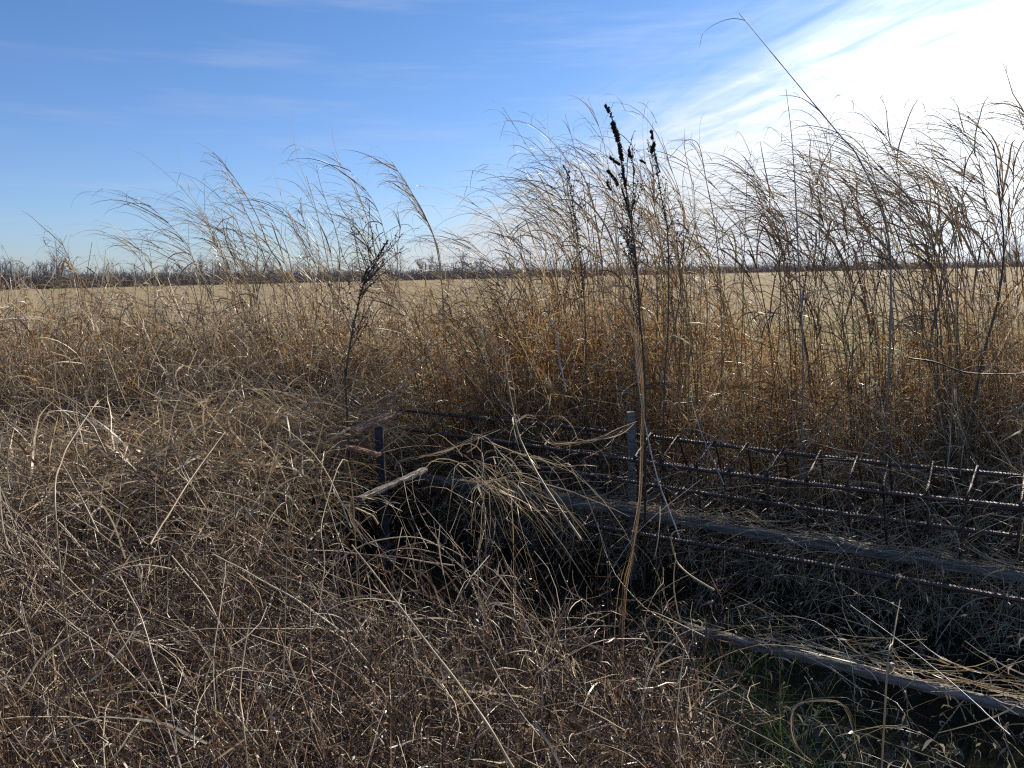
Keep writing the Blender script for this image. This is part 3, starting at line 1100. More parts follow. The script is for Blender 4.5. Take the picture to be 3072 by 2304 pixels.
# 7. vines and weeds over the water on the right
acc = Acc()
n = 330
P0 = np.stack([rng.normal(0.98, 0.16, n), rng.normal(2.95, 0.40, n), np.full(n, WATER_Z)], 1)
ribbons(acc, grow(P0, rng.normal(size=(n, 3)) * 0.45 + np.array([-0.1, 0, 0.9]), rng.uniform(0.2, 0.75, n), 9, droop=0.9, curl=0.3, wander=0.05, kink=0.05), skew(n, 0.0025, 0.007), rng.random(n) * 0.75, 0.15)
finish(acc, 'water_grass', 'green', 'dull green grass blades growing out of the ditch at the right of the brush')
acc = Acc()
nv = 760
u = rng.uniform(-3.2, 1.6, nv)
nn_ = rng.uniform(1.7, 4.6, nv)
X = CU[0] * u + CN[0] * nn_
Y = CU[1] * u + CN[1] * nn_
k = (X > 0.45) & (Y > 1.35)
X, Y = X[k], Y[k]
z0 = np.full(len(X), WATER_Z) + rng.uniform(0.0, 0.25, len(X))
D = rng.normal(size=(len(X), 3)) * np.array([0.8, 0.8, 0.3]) + np.array([-0.2, -0.1, 0.55])
vp = grow(np.stack([X, Y, z0], 1), D, rng.uniform(0.35, 1.1, len(X)), 14, droop=0.7, curl=0.5, wander=0.12, kink=0.10)
vp[..., 2] = np.maximum(vp[..., 2], WATER_Z + 0.01)
tubes(acc, vp, skew(len(X), 0.0009, 0.0032, 1.6), rng.random(len(X)), 3, 0.5)
p, d, ids = sample_on(vp, 9, 0.15, 1.0)
lf = grow(p, unit(rng.normal(size=p.shape) * 0.6 + np.array([0, 0, -0.3])), rng.uniform(0.02, 0.07, len(p)), 3, droop=1.2, curl=0.8, wander=0.2)
ribbons(acc, lf, rng.uniform(0.004, 0.012, len(p)), rng.random(len(p)), 0.15, base=0.3)
finish(acc, 'vine_tangle', 'vine', 'thin vines with small shrivelled leaves over the dark water')

# wide shrivelled blades and loose straws caught on the bars and beams
acc = Acc()
X, Y, px_ = band(1500, 420, 1180, 4.3, 5.3)
z0 = rng.uniform(-0.3, 0.15, len(X)) + 0.45 * sm(X * CN[0] + Y * CN[1], 4.7, 5.0) * rng.random(len(X))
pts = grow(np.stack([X, Y, z0], 1), rng.normal(size=(len(X), 3)) * np.array([0.8, 0.6, 0.35]) + np.array([-0.3, -0.1, 0.1]), rng.uniform(0.15, 0.7, len(X)), 10, droop=0.7, curl=0.5, wander=0.10)
ribbons(acc, pts, skew(len(X), 0.0018, 0.008, 1.8), rng.random(len(X)), 0.25, base=0.5)
X, Y, px_ = band(110, 400, 1180, 4.1, 4.9)
pts = grow(np.stack([X, Y, rng.uniform(0.2, 0.58, len(X))], 1), rng.normal(size=(len(X), 3)) * 0.4 + np.array([-0.8, 0.2, 0.1]), rng.uniform(0.2, 0.8, len(X)), 12, droop=0.3, curl=0.4, wander=0.08)
tubes(acc, pts, skew(len(X), 0.0009, 0.0028, 1.6), 0.5 + 0.5 * rng.random(len(X)), 4, 0.5)
# dry bits on both beam tops; lower rows are pale strips imitating glints
for (px0, py0, h0, u0, u1, cnt) in ((1024, 574, 1.50, -1.2, 3.6, 520), (1024, 709, 1.66, -1.0, 1.3, 170), (1024, 690, 1.66, -1.0, 1.0, 60)):
    q0, q1, _ = line_pts(px0, py0, h0, u0, u1)
    t = rng.random((cnt, 1))
    P0 = q0 + (q1 - q0) * t + rng.normal(size=(cnt, 3)) * np.array([0.03, 0.03, 0.012]) + np.array([0.02, 0.03, 0.018])
    dd = np.array([CU[0], CU[1], 0]) * rng.choice([-1, 1], (cnt, 1)) + rng.normal(size=(cnt, 3)) * np.array([0.3, 0.3, 0.12])
    ribbons(acc, grow(P0, dd, rng.uniform(0.08, 0.4, cnt), 6, curl=0.25, wander=0.06), skew(cnt, 0.002, 0.008, 1.5), 0.3 + 0.7 * rng.random(cnt), 0.4)
finish(acc, 'caught_straw', 'straw', 'loose straws and shrivelled blades caught on the bars over the ditch')

# dense low tangle on the far side of the cage and through it
acc = Acc()
X, Y, px_ = band(15000, 330, 1200, 4.5, ([330, 600, 740, 1200], [5.4, 5.5, 6.0, 6.0]), 0.8)
z0 = np.maximum(ground_z(X, Y), WATER_Z) + rng.random(len(X)) * (0.55 + 0.30 * sm(X * CN[0] + Y * CN[1], 4.9, 5.5))
X, Y = X[:7000], Y[:7000]
z0 = z0[:7000]
pts = grow(np.stack([X, Y, z0], 1), rng.normal(size=(len(X), 3)) * 0.7 + np.array([-0.3, -0.35, 0.25]), rng.uniform(0.15, 0.55, len(X)), 6, droop=0.9, curl=0.5, wander=0.12)
ribbons(acc, pts, skew(len(X), 0.0022, 0.009, 1.6), 0.25 + 0.75 * rng.random(len(X)), 0.3)
p, d, ids = sample_on(pts, 4, 0.1, 1.0)
flecks(acc, p, rng.uniform(0.006, 0.018, len(p)), rng.random(len(p)) * 0.8, d * 0.3)
finish(acc, 'bank_tangle', 'straw', 'low purplish brown tangle spilling from the far bank behind the cage')

# ------------------------------------------------------------------ tall grass stalks as things


def culm_parts(root, ctrl, r0, mat='plume', nleaf=5, nfil=10, flen=0.3, head=None, tint=0.5, leaf_w=0.007, fil_dir=(-0.8, 0, 0.15), lo=0.4, dark=None, bare=False):
    """a stalk along world control points, root empty at its base"""
    o3 = np.array(root.location)
    pts = spline(ctrl, max(10, len(ctrl) * 5))
    Lt = np.linalg.norm(np.diff(pts, axis=0), axis=1).sum()
    a = Acc()
    m = len(pts)
    kk = np.linspace(0, 1, m)
    nodes = 1 + 0.35 * (np.abs((kk * 9) % 1 - 0.5) > 0.42)
    tubes(a, pts[None], np.array([r0]), tint, 5, prof=(1 - 0.78 * kk) * nodes)
    a.obj('stem', M[dark or mat], root, origin=o3)
    P = pts[None]
    for i in range(nleaf):
        p, d, _ = sample_on(P, 1, 0.08, 0.8)
        dirv = unit(d * 0.7 + np.array([[-0.35, 0, 0.2]]) + rng.normal(size=(1, 3)) * 0.45)
        lf = grow(p, dirv, np.array([rng.uniform(0.25, 0.6)]) * min(1, Lt / 1.6), 9, droop=rng.uniform(0.8, 2.0), curl=0.3, wander=0.05)
        a = Acc()
        ribbons(a, lf, np.array([leaf_w * rng.uniform(0.6, 1.2)]), tint + rng.uniform(-0.3, 0.3), 0.1, base=0.6)
        a.obj('leaf', M[mat], root, origin=o3)
    if nfil:
        p, d, _ = sample_on(P, nfil, lo, 0.99)
        dirv = unit(d * 1.15 + np.array([fil_dir]) * 0.75 + rng.normal(size=p.shape) * 0.24)
        fl = grow(p, dirv, flen * rng.uniform(0.4, 1.25, len(p)), 8, droop=0.55, curl=0.22, wander=0.06)
        a = Acc()
        ribbons(a, fl, skew(len(p), 0.003, 0.0075, 1.5) * (1.5 if Lt > 2.0 and o3[1] > 6.8 else 1.0), tint + rng.uniform(-0.3, 0.3, len(p)), 0.15)
        p2, d2, _ = sample_on(fl, 1, 0.3, 1.0)
        f2 = grow(p2, unit(d2 + rng.normal(size=p2.shape) * 0.5), flen * rng.uniform(0.15, 0.4, len(p2)), 4, droop=0.7, curl=0.3)
        ribbons(a, f2, 0.0026, tint, 0.2)
        tag(a.obj('spray', M[mat], root, origin=o3), kind='stuff')


def stalk(pxpts, Y, r0, lab, ground=True, name='grass_stalk', cat='grass stalk', group=None, ybase=None, **kw):
    """pxpts from tip to base in picture order"""
    Ys = np.linspace(Y, ybase or Y, len(pxpts))
    c = [at(px, py, yy) for (px, py), yy in zip(pxpts, Ys)][::-1]
    if ground:
        b = c[0].copy()
        b[2] = ground_z(b[0], b[1]) - 0.02
        b[0] += rng.uniform(-0.03, 0.03)
        if c[0][2] - b[2] > 0.08:
            c = [b] + c
    root = empty(name, c[0], lab, cat, group)
    culm_parts(root, c, r0, **kw)
    return root, c


G = 'tall dry stalks that stand out of the far bank'
stalk([(739, 13), (790, 75), (838, 133), (859, 159), (885, 222), (891, 282), (888, 392)], 4.9, 0.0085, 'tallest grey cane leaning far up left into the white cloud', group=G, mat='grey_stem', nleaf=3, nfil=5, flen=0.4, lo=0.6, tint=0.3)
stalk([(786, 89), (791, 130), (795, 183), (798, 248), (803, 392)], 4.7, 0.0058, 'straight upright pointed cane left of the tallest leaning cane', group=G, mat='grey_stem', nleaf=1, nfil=0, tint=0.2)
stalk([(968, 116), (986, 136), (995, 153), (1000, 200), (1004, 250), (998, 300), (985, 350), (972, 418)], 4.6, 0.0085, 'dark crooked woody stem near the right edge', group=G, dark='dark_weed', nleaf=3, nfil=14, flen=0.35, lo=0.5)
stalk([(1001, 103), (1012, 105), (1024, 112), (1034, 140), (1036, 220), (1030, 330)], 4.5, 0.005, 'hooked stalk curling over at the right edge', group=G, nleaf=3, nfil=12, flen=0.3)
stalk([(213, 152), (236, 180), (256, 214), (268, 245), (283, 275), (292, 352)], 8.3, 0.009, 'highest plume of the left grass clump, bending left', group=G, nleaf=6, nfil=20, flen=0.5, lo=0.45, leaf_w=0.011)
stalk([(232, 180), (243, 205), (262, 250), (276, 300), (284, 352)], 8.4, 0.007, 'second stalk of the left clump with long hanging threads', group=G, nleaf=4, nfil=16, flen=0.45, lo=0.4, leaf_w=0.010)
stalk([(262, 205), (275, 225), (290, 262), (300, 352)], 8.3, 0.007, 'short plume at the right side of the left grass clump', group=G, nleaf=4, nfil=14, flen=0.42, lo=0.4, leaf_w=0.010)
stalk([(316, 165), (322, 190), (334, 225), (340, 262), (336, 350)], 8.0, 0.006, 'lone stalk with two long arching blades right of the left clump', group=G, nleaf=3, nfil=6, flen=0.6, lo=0.6)
stalk([(392, 162), (410, 190), (426, 218), (438, 255), (446, 340)], 7.4, 0.008, 'leaning plume with feathered left side above the black branched weed', group=G, nleaf=4, nfil=22, flen=0.48, lo=0.5)
stalk([(400, 172), (416, 200), (430, 228), (440, 260), (444, 340)], 7.5, 0.007, 'close companion stalk just right of the feathered leaning plume', group=G, nleaf=2, nfil=18, flen=0.5, lo=0.5)
stalk([(503, 107), (530, 150), (563, 194), (575, 240), (583, 340)], 6.0, 0.004, 'thin long stem leaning left over the middle of the thicket', group=G, nleaf=1, nfil=9, flen=0.3, lo=0.6)
stalk([(565, 114), (575, 150), (583, 185), (590, 250), (596, 340)], 5.9, 0.0045, 'thin tapering stem left of the dark bottlebrush spike', group=G, nleaf=2, nfil=10, flen=0.3, lo=0.5)
stalk([(588, 98), (600, 130), (608, 165), (616, 230), (622, 340)], 5.8, 0.004, 'pale thin stem reaching up just left of the bottlebrush spike', group=G, nleaf=1, nfil=9, flen=0.3, lo=0.5)
stalk([(676, 150), (688, 140), (699, 146), (706, 180), (716, 235), (722, 330)], 5.6, 0.005, 'stalk with arched top between the two spikes and the leaning canes', group=G, nleaf=2, nfil=8, flen=0.35, lo=0.5)
stalk([(60, 238), (66, 252), (76, 280), (86, 350)], 7.8, 0.006, 'far left stalk with a brown folded leaf hanging from its top', group=G, nleaf=4, nfil=8, flen=0.45)
stalk([(2, 245), (12, 265), (24, 290), (30, 350)], 7.4, 0.005, 'bare stalk at the left edge above the wood', group=G, nleaf=3, nfil=5, flen=0.3)
stalk([(124, 232), (140, 250), (152, 268), (158, 350)], 8.6, 0.006, 'spreading spray above the wood in the left part', group=G, nleaf=4, nfil=16, flen=0.42, leaf_w=0.010)
stalk([(104, 232), (128, 246), (146, 275), (150, 350)], 8.4, 0.006, 'flatter spray just left of the spreading one', group=G, nleaf=4, nfil=12, flen=0.42, leaf_w=0.010)
stalk([(212, 258), (213, 275), (214, 350)], 8.0, 0.007, 'upright tan stub with folded top between the sprays', group=G, nleaf=2, nfil=0)
stalk([(185, 235), (192, 255), (200, 285), (204, 350)], 8.8, 0.005, 'slim stalk left of the upright tan stub', group=G, nleaf=3, nfil=9, flen=0.4)
stalk([(862, 140), (872, 170), (878, 190), (905, 260), (920, 380)], 5.0, 0.0055, 'stalk forking beside the tallest cane, its top bent left', group=G, nleaf=3, nfil=22, flen=0.4, lo=0.4)
stalk([(900, 150), (925, 170), (940, 215), (950, 380)], 5.2, 0.005, 'stalk with long flat arched blade right of the tallest cane', group=G, nleaf=4, nfil=20, flen=0.4, lo=0.4)
stalk([(960, 140), (962, 200), (958, 260), (955, 380)], 5.1, 0.0045, 'upright thin stem left of the dark crooked one', group=G, nleaf=2, nfil=8, flen=0.3)
stalk([(752, 150), (748, 170), (745, 230), (742, 340)], 5.4, 0.004, 'small forked stem left of the pointed cane', group=G, nleaf=1, nfil=6, flen=0.25)

# ordinary stalks: a dozen kinds copied along the bank
protos = []
for k in range(12):
    H = 2.0
    sway = rng.uniform(0.15, 0.5)
    c = [np.array([0, 0, 0.0]), np.array([-0.02, 0.0, H * 0.3]), np.array([-sway * 0.25, rng.uniform(-.05, .05), H * 0.6]), np.array([-sway * 0.6, rng.uniform(-.08, .08), H * 0.85]), np.array([-sway * 1.2, rng.uniform(-.1, .1), H])]
    r = empty('grass_stalk', (0, 0, 0), 'dry grass stalk of the far bank', 'grass stalk')
    culm_parts(r, c, rng.uniform(0.0030, 0.0056), mat=('plume', 'plume_silhouette', 'gold', 'plume_silhouette')[k % 4], nleaf=4 + 2 * (k % 2), nfil=9 + 2 * (k % 5), flen=0.46 + 0.08 * (k % 2), leaf_w=0.009 + 0.004 * (k % 2), lo=0.42, tint=rng.uniform(0.3, 0.75))
    protos.append(r)
ch = {r: list(r.children) for r in protos}
GL = 'ordinary dry grass stalks of the far bank'
ZONES = [  # px range, n range, tip rows, what it stands between, count
    (-20, 70, (3.6, 4.6), (235, 275), 'slim dry grass stalk at the far left, before the wood', 14),
    (70, 170, (3.8, 4.9), (228, 270), 'slim dry grass stalk among the flat sprays on the left', 13),
    (170, 250, (4.0, 5.2), (225, 262), 'dry grass stalk between the flat sprays and the left clump', 9),
    (250, 330, (4.4, 5.6), (185, 250), 'dry grass stalk crowding the left clump of plumes', 22),
    (330, 400, (4.8, 5.8), (200, 255), 'dry grass stalk around the black bushy weed', 12),
    (400, 480, (5.0, 6.4), (190, 250), 'dry grass stalk right of the feathered leaning plume', 20),
    (480, 560, (5.0, 6.5), (165, 235), 'thin dry grass stalk in the left half of the middle thicket', 28),
    (560, 640, (5.0, 6.5), (140, 215), 'thin dry grass stalk behind and left of the bottlebrush weed', 32),
    (640, 715, (5.0, 6.4), (140, 215), 'thin dry grass stalk right of the bottlebrush weed', 26),
    (715, 800, (5.4, 6.7), (160, 225), 'wind swept grass stalk around the straight pointed cane', 26),
    (800, 890, (5.4, 6.7), (135, 215), 'wind swept grass stalk under the tallest leaning cane', 30),
    (890, 970, (5.4, 6.7), (140, 215), 'wind swept grass stalk between tallest cane and dark crooked stem', 26),
    (970, 1060, (5.4, 6.7), (115, 210), 'wind swept grass stalk at the right edge beyond the dark crooked stem', 26)]
PRX = [-20, 60, 90, 130, 180, 200, 213, 235, 260, 290, 305, 320, 340, 370, 392, 420, 445, 470, 510, 540, 565, 590, 620, 680, 700, 715, 730, 760, 800, 850, 890, 930, 970, 1000, 1060]
PRY = [272, 262, 275, 258, 275, 250, 190, 180, 212, 258, 215, 170, 235, 215, 165, 200, 238, 240, 228, 212, 172, 150, 140, 150, 175, 225, 205, 165, 165, 150, 145, 160, 130, 120, 110]
CLC = np.array([10, 60, 110, 140, 165, 190, 214, 228, 250, 272, 325, 345, 405, 430, 460, 500, 530, 555, 580, 605, 630, 660, 690, 735, 765, 795, 825, 860, 885, 910, 940, 965, 985, 1010, 1040])
used = set()
for (xa, xb, (na, nb), (ta, tb_), lab, cnt) in ZONES:
    for i in range(cnt):
        cc = CLC[(CLC >= xa) & (CLC < xb)]
        ci = int(rng.integers(len(cc)))
        px = float(np.clip(cc[ci] + rng.normal() * 9, xa, xb))
        q = (px - 512) / FPX
        nn = na + (nb - na) * ((cc[ci] * 0.37) % 1.0) + rng.normal() * 0.12
        Y = nn / (q * CN[0] + CN[1])
        tip = float(np.interp(px - 8, PRX, PRY)) + 62 * rng.random() ** 1.3
        hz = 288 - 0.021 * px
        H = (CAM_H + (hz - tip) / FPX * Y) / 2.0
        k = int(rng.integers(12))
        if px > 700 and k % 2 == 0 and rng.random() < 0.3:
            k += 1
        if px < 480 and k % 2 == 1 and rng.random() < 0.5:
            k -= 1
        pr = protos[k]
        if k in used:
            c = pr.copy()
            COL.objects.link(c)
            for e in ch[pr]:
                e2 = e.copy()
                COL.objects.link(e2)
                e2.parent = c
        else:
            c = pr
            used.add(k)
        X = q * Y
        c.location = (X, Y, float(ground_z(X, Y)) - 0.02)
        c.rotation_euler = (rng.normal() * 0.05, rng.normal() * 0.06, rng.uniform(-1.1, 1.1))
        w = rng.uniform(0.85, 1.2) * (1.15 if px > 715 else 1.0) * min(max(Y / 5.5, 1.0), 1.55)
        c.scale = (w, w, H)
        shade = ('tan', 'dark brown', 'golden', 'dark brown')[k % 4]  # dark brown kinds carry the backlit silhouette in their colour
        size = 'taller' if tip < float(np.interp(px - 8, PRX, PRY)) + 24 else 'shorter'
        lb_ = (size + ' ' + shade + ' ' + lab).replace('slim dry ', 'slim ').replace('thin dry ', 'thin ').replace('brown dry ', 'brown ')
        tag(c, lb_, 'grass stalk', lb_.replace('stalk', 'stalks'))

# ------------------------------------------------------------------ dark seed-spike weeds


def seed_spike(acc, P, rad, n):
    p, d, ids = sample_on(P[None], n, 0.0, 1.0)
    off_ = unit(rng.normal(size=p.shape))
    flecks(acc, p, rng.uniform(0.6, 1.4, len(p)) * rad, rng.random(len(p)) * 0.9, off_ * 2 + d, 0.28)


def spike_weed(main, Y, lab, branches, r0=0.005, heads=(), fan=None):
    c = [at(px, py, Y) for px, py in main][::-1]
    b = c[0].copy()
    b[2] = ground_z(b[0], b[1]) - 0.02
    c = [b] + c if c[0][2] - b[2] > 0.05 else c
    root = empty('seed_spike_weed', c[0], lab, 'weed')
    o3 = np.array(root.location)
    P = spline(c, 40)
    a = Acc()
    tubes(a, P[None], np.array([r0]), 0.5, 6, 0.35)
    p, d, _ = sample_on(P[None], 160, 0.45, 1.0)
    flecks(a, p, rng.uniform(0.008, 0.02, len(p)), rng.random(len(p)) * 0.5, None, 0.4)
    a.obj('stem', M['dark_weed'], root, origin=o3)
    for pa, pb, rad in heads:
        Q = np.linspace(at(*pa, Y), at(*pb, Y), 8)
        Q += rng.normal(size=Q.shape) * 0.002
        rad *= 0.95
        a = Acc()
        seed_spike(a, Q, rad, 900)
        tubes(a, Q[None], np.array([rad * 0.45]), 0.2, 6, 0.8)
        a.obj('seed_head', M['dark_weed'], root, origin=o3)
    if fan:
        n_, lo, hi, ln, side, seeds = fan
        for i in range(n_):
            p, d, _ = sample_on(P[None], 1, lo, hi)
            sg = rng.choice([-1, 1])
            dirv = unit(d * 0.9 + np.array([[sg * side, rng.uniform(-.4, .4), 0.35]]))
            br = grow(p, dirv, np.array([ln * rng.uniform(0.4, 1.0)]), 7, wander=0.09, toward=np.array([0, 0, 1.0]), tw=0.10)
            a = Acc()
            tubes(a, br, np.array([r0 * 0.4]), 0.5, 4, 0.4)
            p, d, _ = sample_on(br, seeds, 0.2, 1.0)
            flecks(a, p, rng.uniform(0.007, 0.024, len(p)), rng.random(len(p)), d * 0.8, 0.25)
            p, d, _ = sample_on(br, 4, 0.2, 0.9)
            t2 = grow(p, unit(d + rng.normal(size=p.shape) * 0.6), rng.uniform(0.04, 0.14, len(p)), 3, wander=0.1)
            tubes(a, t2, 0.0012, 0.4, 3, 0.6)
            p, d, _ = sample_on(t2, 6, 0.1, 1.0)
            flecks(a, p, rng.uniform(0.006, 0.016, len(p)), rng.random(len(p)) * 0.6, None, 0.42)
            a.obj('branch', M['dark_weed'], root, origin=o3)
    return root


spike_weed([(607, 108), (613, 122), (622, 165), (630, 215), (636, 262), (640, 320), (645, 400)], 4.6,
           'tall dark weed topped by a black bottlebrush spike, in the middle of the sky', None, 0.0075,
           heads=(((613, 122), (618, 141), 0.017), ((619, 143), (622, 160), 0.014), ((605, 105), (609, 112), 0.009), ((629, 150), (631, 158), 0.010), ((610, 157), (620, 165), 0.010), ((608, 170), (618, 184), 0.012), ((622, 165), (625, 186), 0.011), ((606, 182), (611, 190), 0.007), ((634, 167), (634, 176), 0.006), ((622, 188), (629, 214), 0.007)),
           fan=(20, 0.25, 0.70, 0.36, 0.35, 14))
spike_weed([(652, 132), (654, 150), (661, 195), (668, 240), (668, 330), (664, 400)], 4.8,
           'slimmer dark weed with a small drooping spike right of the bottlebrush one', None, 0.0055,
           heads=(((651, 130), (653, 138), 0.008), ((654, 143), (652, 152), 0.012), ((640, 160), (645, 163), 0.007), ((655, 155), (660, 172), 0.006)),
           fan=(10, 0.3, 0.75, 0.3, 0.3, 9))
spike_weed([(388, 240), (376, 262), (364, 283), (357, 310), (350, 345), (346, 375), (346, 393)], 5.0,
           'black bushy branched weed in front of the field, left of centre', None, 0.0085,
           heads=(((388, 240), (371, 266), 0.006), ((369, 266), (362, 282), 0.007)),
           fan=(26, 0.40, 0.88, 0.40, 0.85, 16))
spike_weed([(568, 170), (572, 200), (578, 240), (584, 300), (586, 370)], 5.2,
           'thin brown seed stalk left of the bottlebrush weed', None, 0.0045, heads=(((563, 165), (570, 178), 0.006),), fan=(6, 0.4, 0.8, 0.25, 0.3, 7))

# ------------------------------------------------------------------ conspicuous stems on the near side
# pale straw bundle
root = empty('straw_bundle', at(622, 600, 2.55), 'upright pale bundle of twisted dry blades right of centre, in front of the cage', 'grass bundle')
o3 = np.array(root.location)
for i in range(8):
    dx = rng.normal() * 1.7
    bb = at(616 + dx * 3.0, 640, 2.5)
    bb[2] = 0.0
    c = [bb, at(622 + dx * 2.4, 606, 2.55 + rng.normal() * 0.02), at(631 + dx * 1.5, 555, 2.55), at(640 + dx * 0.6, 500, 2.55 + rng.normal() * 0.01), at(642 + dx * 0.7, 450, 2.55), at(643 + dx * 0.9, 400, 2.55), at(638 + dx * 1.8 - rng.uniform(0, 5), 350 - rng.uniform(-10, 25), 2.56), at(634 + dx * 3 - rng.uniform(0, 8), 318 - rng.uniform(-22, 12), 2.58)]
    a = Acc()
    ribbons(a, spline(c, 24)[None], np.array([rng.uniform(0.0025, 0.0052)]), rng.uniform(0.1, 0.7), 0.35, twist=0.6)
    a.obj('blade', M['straw' if i % 4 else 'russet'], root, origin=o3)


def strap(name, ctrl, w, lab, mat='straw', cat='dry straw', tint=0.75, group=None):
    c = np.array([at(px, py, y) for px, py, y in ctrl])
    a = Acc()
    for s in range(5):
        cc = c + rng.normal(size=c.shape) * w * 0.35
        Q = spline(cc, 22)
        ribbons(a, Q[int(rng.integers(0, 3)):22 - int(rng.integers(0, 5))][None], np.array([w * rng.uniform(0.15, 0.5)]), tint - 0.16 * s, 0.15, base=0.5, twist=0.7)
    o = a.obj(name, M[mat], origin=c[0])
    return tag(o, lab, cat, group)


strap('fallen_straw', [(639, 420, 2.56), (618, 432, 2.6), (590, 441, 2.65), (560, 443, 2.7), (546, 439, 2.7), (540, 432, 2.7)], 0.017, 'long tan curved leaf arching left from the pale bundle')
strap('fallen_straw', [(500, 430, 3.3), (470, 441, 3.3), (440, 453, 3.3), (414, 457, 3.3), (398, 462, 3.3), (393, 472, 3.3)], 0.016, 'thin curved tan leaf over the dark hollow')
strap('fallen_straw', [(578, 440, 2.9), (572, 426, 2.9), (560, 416, 2.9), (546, 421, 2.9), (538, 446, 2.9)], 0.004, 'thin looped straw in front of the cage bars')
strap('fallen_straw', [(372, 548, 2.6), (352, 520, 2.6), (352, 500, 2.6), (380, 500, 2.6), (402, 512, 2.6)], 0.012, 'tan folded leaf hooked over below the dark hollow')
strap('fallen_straw', [(820, 768, 1.4), (796, 745, 1.4), (793, 710, 1.4), (815, 700, 1.42), (845, 706, 1.42), (858, 745, 1.42), (862, 770, 1.4)], 0.006, 'pale bent straw making a square arch at the bottom right', mat='straw')
strap('fallen_straw', [(452, 478, 2.9), (480, 482, 2.9), (507, 478, 2.9), (522, 470, 2.9)], 0.010, 'pale split leaf lying across the straw burst in the centre', mat='straw')
strap('fallen_straw', [(74, 276, 7.7), (66, 262, 7.7), (62, 270, 7.7), (58, 290, 7.7)], 0.035, 'brown folded leaf hanging from the far left stalk', mat='russet')

H_ = 'conspicuous broken stems lying in the near brush'


def stem(ctrl, r, lab, mat='straw', tint=0.8, name='broken_cane', root=False):
    r *= 0.6
    tint -= 0.2
    c = np.array([at(px, py, y) for px, py, y in ctrl])
    if root:
        b = c[0].copy()
        b[2] = min(b[2], float(ground_z(b[0], b[1])) - 0.02)
        c = np.vstack([b, c])
    a = Acc()
    P = spline(c, 26)
    kk = np.linspace(0, 1, 26)
    P[1:-1] += (np.repeat(rng.normal(size=(6, 3)), 4, axis=0)) * r * 0.22
    tubes(a, P[None], np.array([r]), tint, 6, prof=(1 - 0.45 * kk) * (1 + 0.25 * (np.abs((kk * 5) % 1 - 0.5) > 0.45)))
    o = a.obj(name, M[mat], origin=c[0])
    return tag(o, lab, 'dry stem', H_)


stem([(581, 540, 2.3), (545, 486, 2.45), (522, 443, 2.6), (510, 395, 2.7), (503, 345, 2.8)], 0.0062, 'long straight pale cane leaning left in the centre', tint=0.6)
stem([(513, 768, 1.25), (480, 712, 1.32), (425, 640, 1.5), (380, 580, 1.7), (352, 545, 1.85)], 0.0042, 'longest pale stem running diagonally across the bottom centre')
stem([(714, 590, 2.1), (690, 575, 2.15), (676, 560, 2.2), (672, 535, 2.2), (685, 530, 2.2)], 0.0048, 'pale broken stem with hooked top right of the bundle')
stem([(680, 780, 1.35), (676, 720, 1.4), (683, 655, 1.5), (690, 640, 1.5)], 0.0030, 'thin upright straw with bent tip at the bottom right of centre', root=True)
stem([(885, 705, 1.8), (893, 640, 1.9), (900, 600, 2.0)], 0.0045, 'short pale cut stem standing at the dark water', root=True)
stem([(1010, 735, 1.9), (960, 690, 2.1), (905, 645, 2.3), (850, 605, 2.5)], 0.0034, 'long thin stem slanting over the water at lower right', mat='grey_stem', tint=0.6)
stem([(600, 590, 2.6), (640, 530, 2.6), (700, 480, 2.8)], 0.0022, 'fine stem crossing behind the pale bundle', mat='grey_stem')
stem([(566, 392, 4.5), (560, 362, 4.5), (558, 345, 4.5), (553, 322, 4.5), (548, 318, 4.5)], 0.008, 'bluish grey knobbly stem with bent top in the middle thicket', mat='grey_stem')

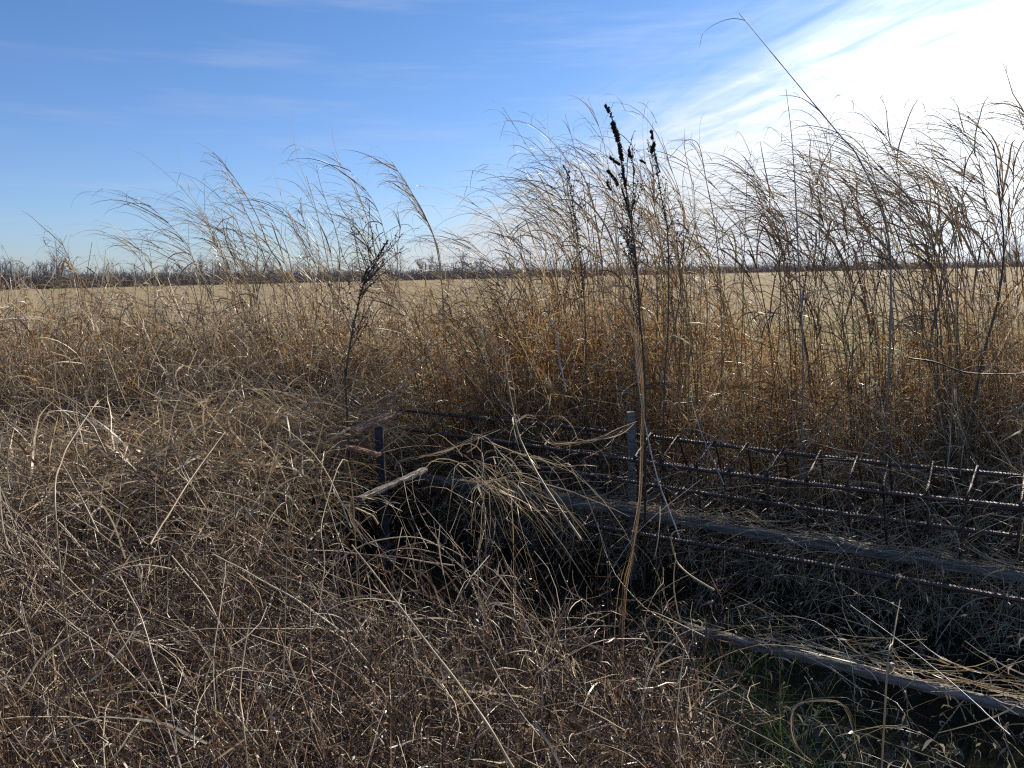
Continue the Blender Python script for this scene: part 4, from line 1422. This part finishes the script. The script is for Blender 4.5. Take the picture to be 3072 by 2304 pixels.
stem([(350, 470, 2.6), (322, 520, 2.3), (325, 560, 2.2), (320, 600, 2.1)], 0.0035, 'slim upright straw just left of the dark hollow', root=True)
stem([(150, 545, 2.1), (190, 480, 2.4), (225, 432, 2.8)], 0.0055, 'thick pale cane lying up to the right on the left bank', tint=0.55)
stem([(56, 520, 2.4), (62, 460, 2.7), (78, 430, 2.9), (98, 400, 3.2)], 0.005, 'bent tan cane rising at the far left of the bank', root=True)
stem([(20, 690, 1.4), (45, 655, 1.45), (80, 632, 1.5), (108, 624, 1.5)], 0.0042, 'bright bent stem at the bottom left edge')
stem([(248, 768, 1.3), (240, 690, 1.4), (250, 620, 1.5), (258, 610, 1.5)], 0.003, 'upright straw in the lower left brush', root=True)
stem([(500, 481, 2.9), (545, 481, 2.9), (572, 478, 2.9)], 0.0028, 'short level straw in front of the cage')
stem([(330, 600, 1.9), (420, 590, 1.9), (366, 594, 1.9)][:2], 0.0022, 'level thin straw in the lower centre brush')
stem([(680, 540, 3.4), (655, 470, 3.6), (640, 395, 3.8), (634, 340, 3.9)], 0.006, 'grey stalk standing right behind the pale bundle', mat='grey_stem')
stem([(724, 485, 3.9), (700, 430, 4.0), (690, 395, 4.2)], 0.005, 'pinkish grey stem leaning over the cage bars', mat='grey_stem')
stem([(909, 358, 3.6), (935, 362, 3.6), (965, 372, 3.6), (1000, 374, 3.6), (1040, 372, 3.6)], 0.0065, 'dark thorny branch held level at the right edge', mat='dark_weed', tint=0.4, name='thorny_branch')

# straw burst in the centre and extra leaning stems
acc = Acc()
c0_ = at(500, 476, 3.0)
n = 80
org = c0_ + rng.normal(size=(n, 3)) * np.array([0.10, 0.06, 0.07])
D = rng.normal(size=(n, 3)) * 0.28 + np.array([0.50, -0.15, -0.55])
ribbons(acc, grow(org, D, rng.uniform(0.12, 0.55, n), 8, droop=0.25, curl=0.2, wander=0.07, kink=0.12), skew(n, 0.0018, 0.006), 0.1 + rng.random(n) * 0.8, 0.3)
n = 40
org = c0_ + rng.normal(size=(n, 3)) * np.array([0.12, 0.06, 0.05])
D = rng.normal(size=(n, 3)) * 0.4 + np.array([-0.35, 0.1, 0.5])
ribbons(acc, grow(org, D, rng.uniform(0.1, 0.45, n), 7, droop=1.6, curl=0.5), rng.uniform(0.002, 0.005, n), 0.3 + rng.random(n) * 0.6, 0.3)
o = acc.obj('straw_burst', M['straw'], origin=c0_)
tag(o, 'pale burst of broken straw spilling down in the centre of the picture', 'straw heap')

print('TRIS', BUD, sum(BUD.values()))
